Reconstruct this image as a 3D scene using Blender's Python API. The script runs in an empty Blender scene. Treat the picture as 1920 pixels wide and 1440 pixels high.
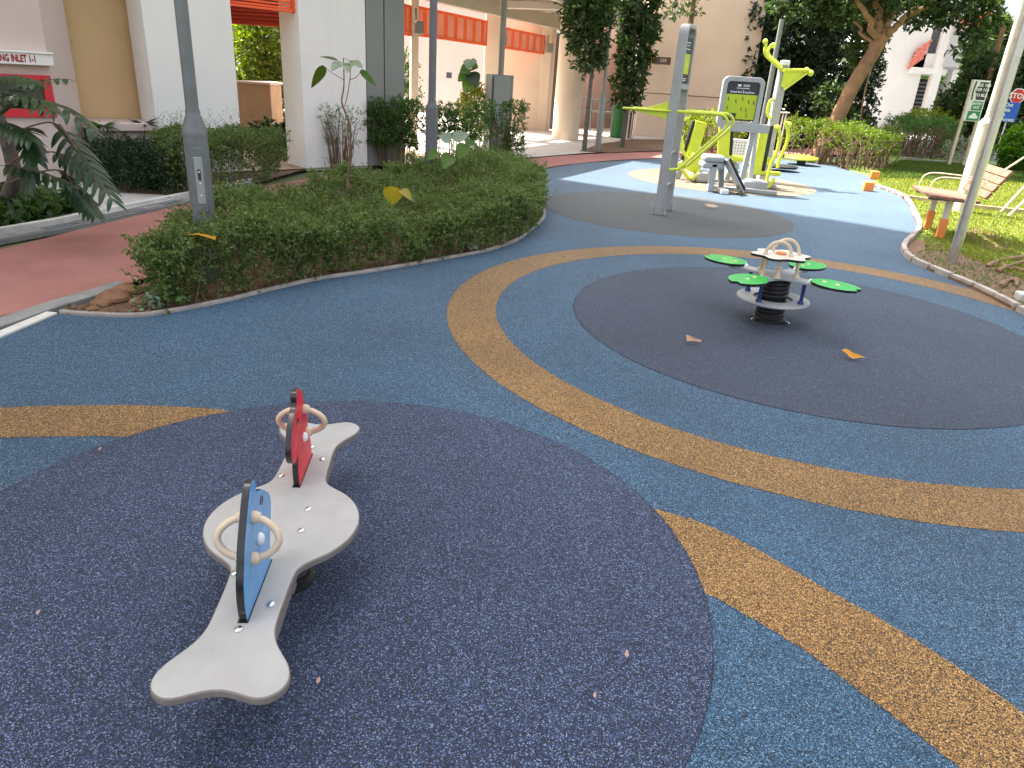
import bpy, bmesh, math, random
import numpy as np
from mathutils import Vector, Matrix
from math import sin, cos, pi, radians, sqrt, atan2, hypot

# ------------------------------------------------------------ camera, sky, sun, exposure
S = bpy.context.scene
COL = S.collection
CH, FPX, PITCH, ROLL = 1.5, 1342.9, 0.4061, 0.0669      # camera height, focal length in photo pixels, tilt, roll
F_ = Vector((0, cos(PITCH), -sin(PITCH)))
R0 = Vector((1, 0, 0)); U0 = R0.cross(F_)
R_ = R0 * cos(ROLL) + U0 * sin(ROLL)
U_ = U0 * cos(ROLL) - R0 * sin(ROLL)
cam = bpy.data.cameras.new('camera'); co = bpy.data.objects.new('camera', cam); COL.objects.link(co)
co.matrix_world = Matrix(((R_.x, U_.x, -F_.x, 0), (R_.y, U_.y, -F_.y, 0), (R_.z, U_.z, -F_.z, CH), (0, 0, 0, 1)))
cam.sensor_width = 36; cam.lens = FPX / 1920 * 36; cam.clip_start = .05; cam.clip_end = 900
S.camera = co
SUN_EL, SUN_DIR = radians(58), (-.841, .541)             # horizontal direction towards the sun
w = bpy.data.worlds.new("World"); S.world = w; w.use_nodes = True
nt = w.node_tree; bg = nt.nodes['Background']
sky = nt.nodes.new('ShaderNodeTexSky'); sky.sky_type = 'NISHITA'; sky.sun_disc = False
sky.sun_elevation = SUN_EL; sky.sun_rotation = atan2(SUN_DIR[0], SUN_DIR[1])
sky.dust_density = 6; sky.air_density = 1.0; sky.ozone_density = .6; sky.altitude = 0
hs = nt.nodes.new('ShaderNodeHueSaturation'); hs.inputs['Saturation'].default_value = .34
nt.links.new(sky.outputs[0], hs.inputs['Color']); nt.links.new(hs.outputs[0], bg.inputs[0])
bg.inputs[1].default_value = .118
sl = bpy.data.lights.new('sun', 'SUN'); sl.energy = 4.2; sl.angle = radians(.6); sl.color = (1, .95, .86)
so = bpy.data.objects.new('sun', sl); COL.objects.link(so)
sd = Vector((SUN_DIR[0] * cos(SUN_EL), SUN_DIR[1] * cos(SUN_EL), sin(SUN_EL)))
so.rotation_euler = sd.to_track_quat('Z', 'Y').to_euler()
S.view_settings.view_transform = 'Standard'; S.view_settings.look = 'None'
S.view_settings.gamma = 1; S.view_settings.use_curve_mapping = False
S.view_settings.exposure = 2.15
S.render.engine = 'CYCLES'
random.seed(7); rng = np.random.default_rng(11)

# ------------------------------------------------------------ measuring helpers
def ray(px, py):
    return F_ + R_ * ((px - 960) / FPX) - U_ * ((py - 720) / FPX)
def gp(px, py, z=0.):                                    # where the line of sight meets the level z
    d = ray(px, py); t = (z - CH) / d.z
    return Vector((d.x * t, d.y * t, z))
def at(px, py, Y):                                       # where it meets the plane y = Y
    d = ray(px, py); t = Y / d.y
    return Vector((d.x * t, Y, CH + d.z * t))
def pxm(P):                                              # photo pixels per metre at P
    return FPX / ((Vector(P) - Vector((0, 0, CH))).dot(F_))

# ------------------------------------------------------------ materials
MATS = {}
def nodes(name):
    m = bpy.data.materials.new(name); m.use_nodes = True
    return m, m.node_tree, m.node_tree.nodes['Principled BSDF']
def mix(nt, fac, a, b, mode='MIX'):
    n = nt.nodes.new('ShaderNodeMix'); n.data_type = 'RGBA'; n.blend_type = mode
    if hasattr(fac, 'is_linked'): nt.links.new(fac, n.inputs[0])
    else: n.inputs[0].default_value = fac
    for i, v in ((6, a), (7, b)):
        if hasattr(v, 'is_linked'): nt.links.new(v, n.inputs[i])
        else: n.inputs[i].default_value = (*v, 1)
    return n.outputs[2]
def noise(nt, scale, detail=4, rough=.55, vec=None):
    n = nt.nodes.new('ShaderNodeTexNoise'); n.inputs['Scale'].default_value = scale
    n.inputs['Detail'].default_value = detail; n.inputs['Roughness'].default_value = rough
    if vec is None:
        tc = nt.nodes.new('ShaderNodeTexCoord'); vec = tc.outputs['Object']
    nt.links.new(vec, n.inputs['Vector'])
    return n.outputs['Fac']
def ramp(nt, v, stops):
    n = nt.nodes.new('ShaderNodeValToRGB'); nt.links.new(v, n.inputs[0])
    e = n.color_ramp.elements
    while len(e) < len(stops): e.new(.5)
    for i, (p, c) in enumerate(stops):
        e[i].position = p; e[i].color = (*c, 1) if len(c) == 3 else c
    return n.outputs[0]
def mat(name, col, rough=.6, var=.12, scale=6, bump=0, bscale=60, metal=0, dirt=0, dirtcol=(.12, .1, .08), coat=0, streak=False):
    if name in MATS: return MATS[name]
    m, nt, p = nodes(name)
    a = tuple(max(0, c * (1 - var)) for c in col); b = tuple(min(1, c * (1 + var)) for c in col)
    c = mix(nt, ramp(nt, noise(nt, scale), [(.3, (0,) * 3), (.7, (1,) * 3)]), a, b)
    if dirt:
        tc = nt.nodes.new('ShaderNodeTexCoord'); mp = nt.nodes.new('ShaderNodeMapping')
        mp.inputs['Scale'].default_value = (1, 1, .12) if streak else (1, 1, 1)
        nt.links.new(tc.outputs['Object'], mp.inputs[0])
        f = ramp(nt, noise(nt, 7 if streak else 2.3, 8, .7, mp.outputs[0]), [(.5, (0,) * 3), (.75, (dirt,) * 3)])
        c = mix(nt, f, c, dirtcol)
    nt.links.new(c, p.inputs['Base Color'])
    p.inputs['Roughness'].default_value = rough; p.inputs['Metallic'].default_value = metal
    p.inputs['Coat Weight'].default_value = coat
    rr = ramp(nt, noise(nt, scale * 3), [(.3, (max(0, rough - .08),) * 3), (.7, (min(1, rough + .1),) * 3)])
    nt.links.new(rr, p.inputs['Roughness'])
    if bump:
        bn = nt.nodes.new('ShaderNodeBump'); bn.inputs['Strength'].default_value = bump; bn.inputs['Distance'].default_value = .004
        nt.links.new(noise(nt, bscale, 6, .7), bn.inputs['Height']); nt.links.new(bn.outputs[0], p.inputs['Normal'])
    MATS[name] = m; return m
def rubber(name, stops, tint, tintf=.35, scale=340, far_haze=.36):
    m, nt, p = nodes(name)
    tc = nt.nodes.new('ShaderNodeTexCoord')
    v = nt.nodes.new('ShaderNodeTexVoronoi'); v.inputs['Scale'].default_value = scale
    nt.links.new(tc.outputs['Object'], v.inputs['Vector'])
    sp = nt.nodes.new('ShaderNodeSeparateColor'); nt.links.new(v.outputs['Color'], sp.inputs[0])
    c = ramp(nt, sp.outputs[0], stops); nt.nodes[-1].color_ramp.interpolation = 'CONSTANT'
    nt.nodes[-1].name = 'granules'
    big = ramp(nt, noise(nt, 1.6, 9, .72), [(.32, (0,) * 3), (.62, (tintf,) * 3)])
    c = mix(nt, big, c, tint)
    d = ramp(nt, noise(nt, .55, 5, .6), [(.35, (.68,) * 3), (.65, (1.02,) * 3)])
    c = mix(nt, 1., c, d, 'MULTIPLY')
    # greyer towards the far end: haze and glancing light put into the colour
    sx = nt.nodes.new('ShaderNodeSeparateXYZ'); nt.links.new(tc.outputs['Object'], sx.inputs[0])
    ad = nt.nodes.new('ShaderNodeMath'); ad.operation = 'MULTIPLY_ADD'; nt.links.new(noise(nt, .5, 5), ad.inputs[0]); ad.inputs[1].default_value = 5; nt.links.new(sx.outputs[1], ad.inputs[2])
    mr = nt.nodes.new('ShaderNodeMapRange'); nt.links.new(ad.outputs[0], mr.inputs[0]); mr.inputs[1].default_value = 7; mr.inputs[2].default_value = 14.5; mr.inputs[3].default_value = 0; mr.inputs[4].default_value = far_haze
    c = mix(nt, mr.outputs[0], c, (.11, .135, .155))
    # scuffs and dust
    s = ramp(nt, noise(nt, 4.5, 10, .75), [(.6, (0,) * 3), (.8, (.16,) * 3)])
    c = mix(nt, s, c, (.3, .29, .27))
    nt.links.new(c, p.inputs['Base Color']); p.inputs['Roughness'].default_value = .85
    p.inputs['Specular IOR Level'].default_value = .4
    p.inputs['Sheen Weight'].default_value = .05; p.inputs['Sheen Roughness'].default_value = .6; p.inputs['Sheen Tint'].default_value = (.9, .95, 1, 1)
    bn = nt.nodes.new('ShaderNodeBump'); bn.inputs['Strength'].default_value = .55; bn.inputs['Distance'].default_value = .002
    nt.links.new(v.outputs['Distance'], bn.inputs['Height']); nt.links.new(bn.outputs[0], p.inputs['Normal'])
    MATS[name] = m; return m
def leafmat(name, cols, trans=.35, rough=.45):
    m, nt, p = nodes(name)
    g = nt.nodes.new('ShaderNodeNewGeometry')
    k = len(cols)
    c = ramp(nt, g.outputs['Random Per Island'], [(i / max(1, k - 1), cc) for i, cc in enumerate(cols)])
    c = mix(nt, noise(nt, 40, 2), c, tuple(x * .75 for x in cols[0]))
    nt.links.new(c, p.inputs['Base Color']); p.inputs['Roughness'].default_value = rough
    tr = nt.nodes.new('ShaderNodeBsdfTranslucent'); mx = nt.nodes.new('ShaderNodeMixShader'); mx.inputs[0].default_value = trans
    h = nt.nodes.new('ShaderNodeHueSaturation'); h.inputs['Value'].default_value = 1.5; h.inputs['Saturation'].default_value = 1.15
    nt.links.new(c, h.inputs['Color']); nt.links.new(h.outputs[0], tr.inputs['Color'])
    nt.links.new(p.outputs[0], mx.inputs[1]); nt.links.new(tr.outputs[0], mx.inputs[2])
    nt.links.new(mx.outputs[0], nt.nodes['Material Output'].inputs[0])
    MATS[name] = m; return m

BLK = (.008, .009, .012)
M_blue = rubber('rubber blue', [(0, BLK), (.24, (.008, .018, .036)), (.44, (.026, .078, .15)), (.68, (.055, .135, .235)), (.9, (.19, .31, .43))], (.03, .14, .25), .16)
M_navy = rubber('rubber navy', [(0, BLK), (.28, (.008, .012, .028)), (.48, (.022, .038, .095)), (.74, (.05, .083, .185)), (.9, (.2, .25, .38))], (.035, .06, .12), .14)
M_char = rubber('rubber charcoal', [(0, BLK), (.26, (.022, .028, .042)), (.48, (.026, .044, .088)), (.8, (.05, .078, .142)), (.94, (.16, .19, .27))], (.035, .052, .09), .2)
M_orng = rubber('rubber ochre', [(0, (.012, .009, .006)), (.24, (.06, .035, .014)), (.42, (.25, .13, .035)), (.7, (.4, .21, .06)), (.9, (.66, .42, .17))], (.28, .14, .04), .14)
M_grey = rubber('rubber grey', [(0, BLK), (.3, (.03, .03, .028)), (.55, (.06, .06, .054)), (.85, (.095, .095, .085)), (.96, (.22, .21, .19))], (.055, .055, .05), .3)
M_tan = rubber('rubber beige', [(0, (.03, .025, .02)), (.2, (.14, .105, .065)), (.5, (.24, .18, .11)), (.85, (.36, .28, .18))], (.26, .2, .12), .3, far_haze=.1)
M_red = mat('red path', (.33, .14, .12), .85, .14, 2.5, .4, 300, dirt=.25, dirtcol=(.33, .2, .17))
M_conc = mat('pale concrete', (.5, .48, .45), .85, .14, 8, .5, 120, dirt=.35, dirtcol=(.22, .2, .18))
M_conc2 = mat('grey concrete', (.24, .24, .23), .85, .2, 6, .5, 120, dirt=.4, dirtcol=(.1, .1, .09))
M_pave = mat('pavement', (.5, .46, .42), .85, .1, 4, .3, 90, dirt=.2, dirtcol=(.3, .27, .24))
M_soil = mat('soil', (.15, .085, .05), .95, .35, 14, 1, 60, dirt=.5, dirtcol=(.07, .045, .03))
M_lawn = mat('lawn', (.14, .19, .03), .95, .35, 7, 1, 90)
M_white = mat('white render', (.8, .765, .735), .85, .03, 1.5, .15, 200, dirt=.12, dirtcol=(.4, .38, .36), streak=True)
M_lilac = mat('grey white render', (.5, .47, .47), .85, .04, 1.5, .15, 200)
M_peach = mat('peach render', (.74, .58, .46), .85, .05, 1.2, .15, 200, dirt=.1, dirtcol=(.4, .3, .25), streak=True)
M_pink = mat('pale pink render', (.6, .48, .43), .85, .05, 1.2, .15, 200, dirt=.1, dirtcol=(.4, .34, .3), streak=True)
M_yell = mat('ochre render', (.62, .42, .22), .85, .06, 2, .15, 200)
M_cream = mat('cream render', (.66, .54, .42), .8, .05, 1.5, .1, 200, dirt=.12, dirtcol=(.4, .34, .28), streak=True)
M_gclad = mat('grey cladding', (.2, .205, .19), .55, .05, 2, .1, 80)
M_orpl = mat('orange louvre', (.9, .11, .02), .5, .08, 3)
M_beam = mat('beige beam', (.47, .42, .35), .6, .06, 2)
M_dark = mat('dark recess', (.05, .04, .04), .8)
M_steel = mat('galvanised grey', (.16, .17, .18), .45, .1, 9, metal=.25, dirt=.25, dirtcol=(.3, .3, .28))
M_stain = mat('stainless steel', (.6, .58, .56), .3, .03, 3, metal=.9)
M_alu = mat('machine grey paint', (.34, .35, .36), .42, .06, 8, dirt=.15, dirtcol=(.2, .2, .2), coat=.1)
M_lime = mat('lime paint', (.58, .66, .04), .35, .08, 10, coat=.25, dirt=.12, dirtcol=(.3, .32, .06))
M_black = mat('black rubber', (.012, .012, .013), .55, .2, 20)
M_plank = mat('pale grey board', (.34, .335, .325), .55, .07, 10, .25, 240, dirt=.18, dirtcol=(.3, .29, .28))
M_edge = mat('board edge', (.2, .17, .155), .6, .12, 30, .3, 200)
M_redp = mat('red board', (.66, .012, .03), .45, .06, 12, coat=.08)
M_bluep = mat('blue board', (.09, .3, .6), .4, .05, 12, coat=.3)
M_greenp = mat('green board', (.025, .42, .07), .35, .07, 14, coat=.25, dirt=.12, dirtcol=(.1, .3, .1))
M_blk = mat('black core', (.008, .008, .009), .25, .1, 20, coat=.3)
M_ivory = mat('ivory rubber grip', (.6, .47, .34), .4, .08, 20, .1, 200)
M_chrome = mat('bolt steel', (.6, .6, .6), .2, .05, 30, metal=1)
M_wood = mat('bench timber', (.23, .11, .07), .6, .25, 14, .3, 90)
M_orange = mat('orange paint', (.75, .24, .05), .6, .12, 10)
M_paint = mat('white paint', (.7, .69, .66), .5, .05, 6)
M_wpole = mat('cream pole paint', (.6, .53, .45), .5, .08, 5, dirt=.2, dirtcol=(.35, .28, .2))
M_bark = mat('brown bark', (.2, .115, .065), .9, .3, 9, 1, 40, dirt=.3, dirtcol=(.08, .05, .03))
M_gbark = mat('grey bark', (.11, .1, .085), .9, .3, 14, 1, 50)
M_twig = mat('twig', (.16, .1, .06), .9, .3, 20)
M_signred = mat('sign red', (.6, .02, .03), .45, .05)
M_signblue = mat('sign blue', (.01, .1, .5), .45, .05)
M_signgreen = mat('sign green', (.02, .22, .08), .45, .05)
M_signdark = mat('sign charcoal', (.03, .028, .045), .45, .05)
M_text = mat('sign white', (.8, .8, .8), .5, .02)
M_glass = mat('dark glass', (.03, .035, .03), .15, .1, 4)
M_bin = mat('bin green', (.02, .14, .035), .45, .1)
L_hedge = leafmat('hedge leaf', [(.075, .13, .035), (.145, .215, .06), (.24, .31, .09), (.42, .47, .2)], .46, .32)
L_mid = leafmat('shrub leaf', [(.06, .13, .025), (.09, .19, .04), (.14, .26, .06)], .4)
L_dark = leafmat('dark leaf', [(.016, .034, .014), (.028, .055, .02), (.05, .08, .035)], .25, .3)
L_lime = leafmat('lime leaf', [(.16, .24, .02), (.28, .34, .03), (.4, .4, .05)], .45)
L_tree = leafmat('tree leaf', [(.03, .065, .018), (.06, .105, .028), (.12, .16, .05)], .4)
L_big = leafmat('broad leaf', [(.1, .2, .03), (.15, .25, .04)], .45)
L_yel = leafmat('yellowing leaf', [(.4, .36, .03), (.45, .33, .03)], .45)
L_fern = leafmat('split leaf', [(.014, .042, .015), (.025, .07, .022), (.05, .11, .035)], .3, .28)
L_grass = leafmat('grass blade', [(.16, .2, .03), (.26, .28, .05), (.38, .36, .09)], .45, .6)
L_dry = leafmat('dry leaf', [(.75, .34, .03), (.8, .36, .03)], .3, .6)
L_pale = leafmat('pale leaf', [(.25, .33, .22), (.32, .4, .28)], .3)

# ------------------------------------------------------------ mesh building
class MB:
    def __init__(s): s.v = []; s.f = []; s.mi = []; s.cur = 0
    def add(s, vs, fs):
        o = len(s.v); s.v += [tuple(v) for v in vs]; s.f += [tuple(i + o for i in f) for f in fs]; s.mi += [s.cur] * len(fs)
        return s
    def slot(s, i): s.cur = i; return s
    def box(s, c, size, rz=0, rx=0, ry=0):
        R = Matrix.Rotation(rz, 3, 'Z') @ Matrix.Rotation(ry, 3, 'Y') @ Matrix.Rotation(rx, 3, 'X'); c = Vector(c)
        vs = [c + R @ Vector((x * size[0] / 2, y * size[1] / 2, z * size[2] / 2)) for z in (-1, 1) for y in (-1, 1) for x in (-1, 1)]
        return s.add(vs, [(0, 2, 3, 1), (4, 5, 7, 6), (0, 1, 5, 4), (2, 6, 7, 3), (0, 4, 6, 2), (1, 3, 7, 5)])
    def prism(s, poly, z0, z1, axis=None):
        n = len(poly); area = sum(poly[i][0] * poly[(i + 1) % n][1] - poly[(i + 1) % n][0] * poly[i][1] for i in range(n))
        if area < 0: poly = poly[::-1]
        vs = [(p[0], p[1], z0) for p in poly] + [(p[0], p[1], z1) for p in poly]
        return s.add(vs, [tuple(range(n - 1, -1, -1)), tuple(range(n, 2 * n))] + [(i, (i + 1) % n, n + (i + 1) % n, n + i) for i in range(n)])
    def plate(s, poly, t, fn, capslot=0, sideslot=None):        # poly in 2D, thickness t, fn(u, v, w) -> world
        n = len(poly); vs = [fn(p[0], p[1], -t / 2) for p in poly] + [fn(p[0], p[1], t / 2) for p in poly]
        o = len(s.v); s.v += [tuple(v) for v in vs]
        s.f += [tuple(o + i for i in range(n - 1, -1, -1)), tuple(o + n + i for i in range(n))]; s.mi += [capslot] * 2
        s.f += [(o + i, o + (i + 1) % n, o + n + (i + 1) % n, o + n + i) for i in range(n)]; s.mi += [capslot if sideslot is None else sideslot] * n
        return s
    def tube(s, pts, r, seg=10, cap=True):
        pts = [Vector(p) for p in pts]; n = len(pts)
        rs = r if isinstance(r, (list, tuple)) else [r] * n
        up = None; vs = []
        for i, p in enumerate(pts):
            d = (pts[min(i + 1, n - 1)] - pts[max(i - 1, 0)]).normalized()
            if up is None:
                up = Vector((0, 0, 1)) if abs(d.z) < .9 else Vector((1, 0, 0))
            a = d.cross(up)
            if a.length < 1e-5: a = d.cross(Vector((0, 1, 0)))
            a.normalize(); b = a.cross(d).normalized(); up = b
            for k in range(seg):
                t = 2 * pi * k / seg; vs.append(p + (a * cos(t) + b * sin(t)) * rs[i])
        fs = [(i * seg + k, i * seg + (k + 1) % seg, (i + 1) * seg + (k + 1) % seg, (i + 1) * seg + k) for i in range(n - 1) for k in range(seg)]
        if cap: fs += [tuple(range(seg - 1, -1, -1)), tuple((n - 1) * seg + k for k in range(seg))]
        return s.add(vs, fs)
    def lathe(s, c, prof, seg=20, axis=Vector((0, 0, 1))):       # prof list of (r, h)
        c = Vector(c); axis = Vector(axis).normalized()
        a = axis.cross(Vector((0, 1, 0)) if abs(axis.y) < .9 else Vector((1, 0, 0))).normalized(); b = axis.cross(a)
        vs = [c + axis * h + (a * cos(2 * pi * k / seg) + b * sin(2 * pi * k / seg)) * max(r, 1e-4) for r, h in prof for k in range(seg)]
        n = len(prof)
        fs = [(i * seg + k, i * seg + (k + 1) % seg, (i + 1) * seg + (k + 1) % seg, (i + 1) * seg + k) for i in range(n - 1) for k in range(seg)]
        fs += [tuple(range(seg - 1, -1, -1)), tuple((n - 1) * seg + k for k in range(seg))]
        return s.add(vs, fs)
    def ball(s, c, r, seg=12, sq=1):
        return s.lathe(c, [(r * sin(pi * i / 8), -r * cos(pi * i / 8) * sq) for i in range(9)], seg)
    def dome(s, c, r, h, axis=(0, 0, 1), seg=16):
        return s.lathe(c, [(r, 0), (r * .97, h * .3), (r * .8, h * .7), (r * .45, h * .95), (.001, h)], seg, axis)
    def build(s, name, ms, parent=None, bevel=0, smooth=35, segs=2, local=False):
        me = bpy.data.meshes.new(name)
        off = Vector((0, 0, 0))
        if parent is not None and not local:
            p = parent
            while p is not None: off += p.location; p = p.parent
        me.from_pydata([(v[0] - off.x, v[1] - off.y, v[2] - off.z) for v in s.v], [], s.f)
        ms = ms if isinstance(ms, (list, tuple)) else [ms]
        for m in ms: me.materials.append(m)
        if len(ms) > 1: me.polygons.foreach_set('material_index', s.mi)
        bm = bmesh.new(); bm.from_mesh(me); bmesh.ops.recalc_face_normals(bm, faces=bm.faces)
        bm.to_mesh(me); bm.free()
        if smooth:
            me.polygons.foreach_set('use_smooth', [True] * len(me.polygons)); me.set_sharp_from_angle(angle=radians(smooth))
        o = bpy.data.objects.new(name, me); COL.objects.link(o)
        if parent is not None: o.parent = parent
        if bevel:
            b = o.modifiers.new('bevel', 'BEVEL'); b.width = bevel; b.segments = segs; b.limit_method = 'ANGLE'; b.angle_limit = radians(40)
        return o
def tag(o, label=None, cat=None, group=None, kind=None):
    if label: o['label'] = label
    if cat: o['category'] = cat
    if group: o['group'] = group
    if kind: o['kind'] = kind
    return o
def thing(name, label, cat, loc=(0, 0, 0), group=None):
    o = bpy.data.objects.new(name, None); COL.objects.link(o); o.location = loc; o.empty_display_size = .2
    return tag(o, label, cat, group)
def kopy(o, loc=None, label=None, rot=None, parent=None):
    c = o.copy(); COL.objects.link(c)
    if loc is not None: c.location = loc
    if rot is not None: c.rotation_euler = rot
    if label: c['label'] = label
    if parent is not None: c.parent = parent
    for ch in list(o.children): kopy(ch, parent=c)
    return c
def smooth(pts, k=6, closed=False):
    P = [Vector(p) for p in pts]; n = len(P); out = []
    rng_ = range(n if closed else n - 1)
    for i in rng_:
        a = P[(i - 1) % n] if closed or i > 0 else P[0]; b = P[i]; c = P[(i + 1) % n]
        d = P[(i + 2) % n] if closed or i + 2 < n else P[-1]
        for j in range(k):
            t = j / k
            out.append(.5 * ((2 * b) + (c - a) * t + (2 * a - 5 * b + 4 * c - d) * t * t + (3 * b - a - 3 * c + d) * t ** 3))
    if not closed: out.append(P[-1])
    return out
def sheet(name, pts, z, m, kind='structure'):
    b = MB(); n = len(pts); b.add([(p[0], p[1], z) for p in pts], [tuple(range(n))])
    o = b.build(name, m, smooth=0)
    if o.data.polygons[0].normal.z < 0: o.data.flip_normals()
    if kind: o['kind'] = kind
    return o
def gpl(pxs, sm=0):
    P = [gp(*q) for q in pxs]
    return smooth(P, sm) if sm else P
def circle(cx, cy, r, n=900, a0=0, a1=2 * pi):
    return [(cx + (r + random.gauss(0, .0022)) * cos(a0 + (a1 - a0) * i / n), cy + (r + random.gauss(0, .0022)) * sin(a0 + (a1 - a0) * i / n)) for i in range(n)]
def text_mesh(name, txt, size, m, parent, origin, xdir, ydir, bold=0, align='CENTER', depth=.001):
    cu = bpy.data.curves.new(name, 'FONT'); cu.body = txt; cu.size = size; cu.align_x = align; cu.align_y = 'CENTER'
    cu.extrude = depth; cu.offset = bold; cu.resolution_u = 2
    tmp = bpy.data.objects.new('tmp', cu); COL.objects.link(tmp); bpy.context.view_layer.update()
    me = bpy.data.meshes.new_from_object(tmp.evaluated_get(bpy.context.evaluated_depsgraph_get()))
    bpy.data.objects.remove(tmp)
    x = Vector(xdir).normalized(); y = Vector(ydir).normalized(); zz = x.cross(y)
    off = Vector((0, 0, 0)); p = parent
    while p is not None: off += p.location; p = p.parent
    O = Vector(origin) - off
    for v in me.vertices: v.co = O + x * v.co.x + y * v.co.y + zz * v.co.z
    me.materials.clear(); me.materials.append(m)
    me.name = name; o = bpy.data.objects.new(name, me); COL.objects.link(o); o.parent = parent
    return o

# ------------------------------------------------------------ foliage
def np_mesh(name, V, Fq, m, parent=None, kind=None):
    me = bpy.data.meshes.new(name); off = np.zeros(3); p = parent
    while p is not None: off += np.array(p.location); p = p.parent
    V = V - off; n = len(V); k = Fq.shape[1]
    me.vertices.add(n); me.vertices.foreach_set('co', V.astype(np.float32).ravel())
    me.loops.add(Fq.size); me.loops.foreach_set('vertex_index', Fq.astype(np.int32).ravel())
    me.polygons.add(len(Fq)); me.polygons.foreach_set('loop_start', np.arange(0, Fq.size, k, dtype=np.int32))
    me.polygons.foreach_set('loop_total', np.full(len(Fq), k, dtype=np.int32))
    me.materials.append(m); me.update(calc_edges=True)
    o = bpy.data.objects.new(name, me); COL.objects.link(o)
    if parent is not None: o.parent = parent
    if kind: o['kind'] = kind
    return o
def unit(a): return a / (np.linalg.norm(a, axis=1, keepdims=True) + 1e-9)
def leaf_geo(C, D, L, W, fold=.35):
    n = len(C); D = unit(D); s = unit(np.cross(D, unit(rng.normal(size=(n, 3)) + [0, 0, .8]))); nn = np.cross(s, D)
    L = L * rng.uniform(.65, 1.25, (n, 1)); W = W * rng.uniform(.7, 1.2, (n, 1))
    base = C; tip = C + D * L - nn * L * rng.uniform(0, .35, (n, 1)); mid = C + D * L * .45
    a = mid + s * W / 2 + nn * W * fold * .5; b = mid - s * W / 2 + nn * W * fold * .5
    V = np.stack([base, a, tip, b], 1).reshape(-1, 3); i = np.arange(n)[:, None] * 4
    F = np.concatenate([i + [0, 1, 2], i + [0, 2, 3]], 1).reshape(-1, 3)
    return V, F
def twig_leaves(C, D, per, tl, L, W):                    # sprays of leaves along short twigs
    n = len(C); D = unit(D)
    k = np.tile(np.arange(per), n); Cr = np.repeat(C, per, 0); Dr = np.repeat(D, per, 0)
    pos = Cr + Dr * ((k + rng.uniform(0, 1, n * per)) / per * tl)[:, None]
    dirs = Dr * .5 + rng.normal(size=(n * per, 3)) * .75
    return leaf_geo(pos, dirs, L, W)
def inside(poly, P):
    P = np.asarray(P); c = np.zeros(len(P), bool); n = len(poly)
    for i in range(n):
        a = poly[i]; b = poly[(i + 1) % n]
        m = ((a[1] > P[:, 1]) != (b[1] > P[:, 1])) & (P[:, 0] < (b[0] - a[0]) * (P[:, 1] - a[1]) / (b[1] - a[1] + 1e-12) + a[0]); c ^= m
    return c
def edist(poly, P):
    best = np.full(len(P), 1e9); N = np.zeros((len(P), 2)); n = len(poly)
    for i in range(n):
        a = np.array(poly[i][:2]); b = np.array(poly[(i + 1) % n][:2]); d = b - a
        t = np.clip(((P - a) @ d) / (d @ d + 1e-12), 0, 1); q = a + t[:, None] * d; e = np.linalg.norm(P - q, axis=1)
        m = e < best; best[m] = e[m]; N[m] = (q - P)[m]
    return best, N / (np.linalg.norm(N, axis=1, keepdims=True) + 1e-9)
def vnoise(x, y, s, seed=0):
    g = np.random.default_rng(seed).uniform(0, 1, (64, 64)); u, v = x / s + 500, y / s + 500; i, j = np.floor(u).astype(int), np.floor(v).astype(int); a, b = u - i, v - j
    a = a * a * (3 - 2 * a); b = b * b * (3 - 2 * b); G = lambda p, q: g[p % 64, q % 64]
    return (G(i, j) * (1 - a) + G(i + 1, j) * a) * (1 - b) + (G(i, j + 1) * (1 - a) + G(i + 1, j + 1) * a) * b
def hedge_leaves(poly, hf, ntwig, per=9, L=.026, W=.015, tl=.07, side=.45, z0=.06, band=.12, keep=None):
    lo = np.min([p[:2] for p in poly], 0); hi = np.max([p[:2] for p in poly], 0); P = np.zeros((0, 2))
    while len(P) < ntwig * 4:
        q = rng.uniform(lo, hi, (ntwig * 6, 2)); P = np.concatenate([P, q[inside(poly, q)]])
    d, N = edist(poly, P)
    ns = int(ntwig * side); I = np.where(d < band)[0]; I = rng.choice(I, ns) if len(I) else I
    J = rng.choice(len(P), ntwig - len(I))
    Ps, Ns = P[I], N[I]; h = hf(Ps[:, 0], Ps[:, 1]); zs = z0 + (h - z0) * rng.uniform(0, 1, len(I)) ** .75
    Cs = np.c_[Ps + Ns * rng.uniform(-.03, .05, (len(I), 1)), zs]
    Ds = np.c_[Ns + rng.normal(size=(len(I), 2)) * .5, rng.uniform(0, 1.2, len(I))]
    Pt = P[J]; ht = hf(Pt[:, 0], Pt[:, 1]); ht = ht - np.clip(.09 - d[J], 0, 1) * .9
    Ct = np.c_[Pt, ht - np.abs(rng.normal(size=len(J))) * .07]; Dt = rng.normal(size=(len(J), 3)) * .7 + [0, 0, .8]
    C = np.concatenate([Cs, Ct]); D = np.concatenate([Ds, Dt])
    cl = vnoise(C[:, 0] + C[:, 2] * .7, C[:, 1] + C[:, 2] * 1.3, .11, 3) * .6 + vnoise(C[:, 0] - C[:, 2], C[:, 1] + C[:, 2] * .6, .05, 5) * .4
    C[:, 2] += (cl - .5) * .11 * np.clip(C[:, 2] / .3, 0, 1); k = rng.uniform(0, 1, len(C)) < np.clip((cl - .22) * 4, .06, 1); C, D = C[k], D[k]
    if keep is not None: k = keep(C); C, D = C[k], D[k]
    return twig_leaves(C, D, per, tl, L, W)
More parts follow.
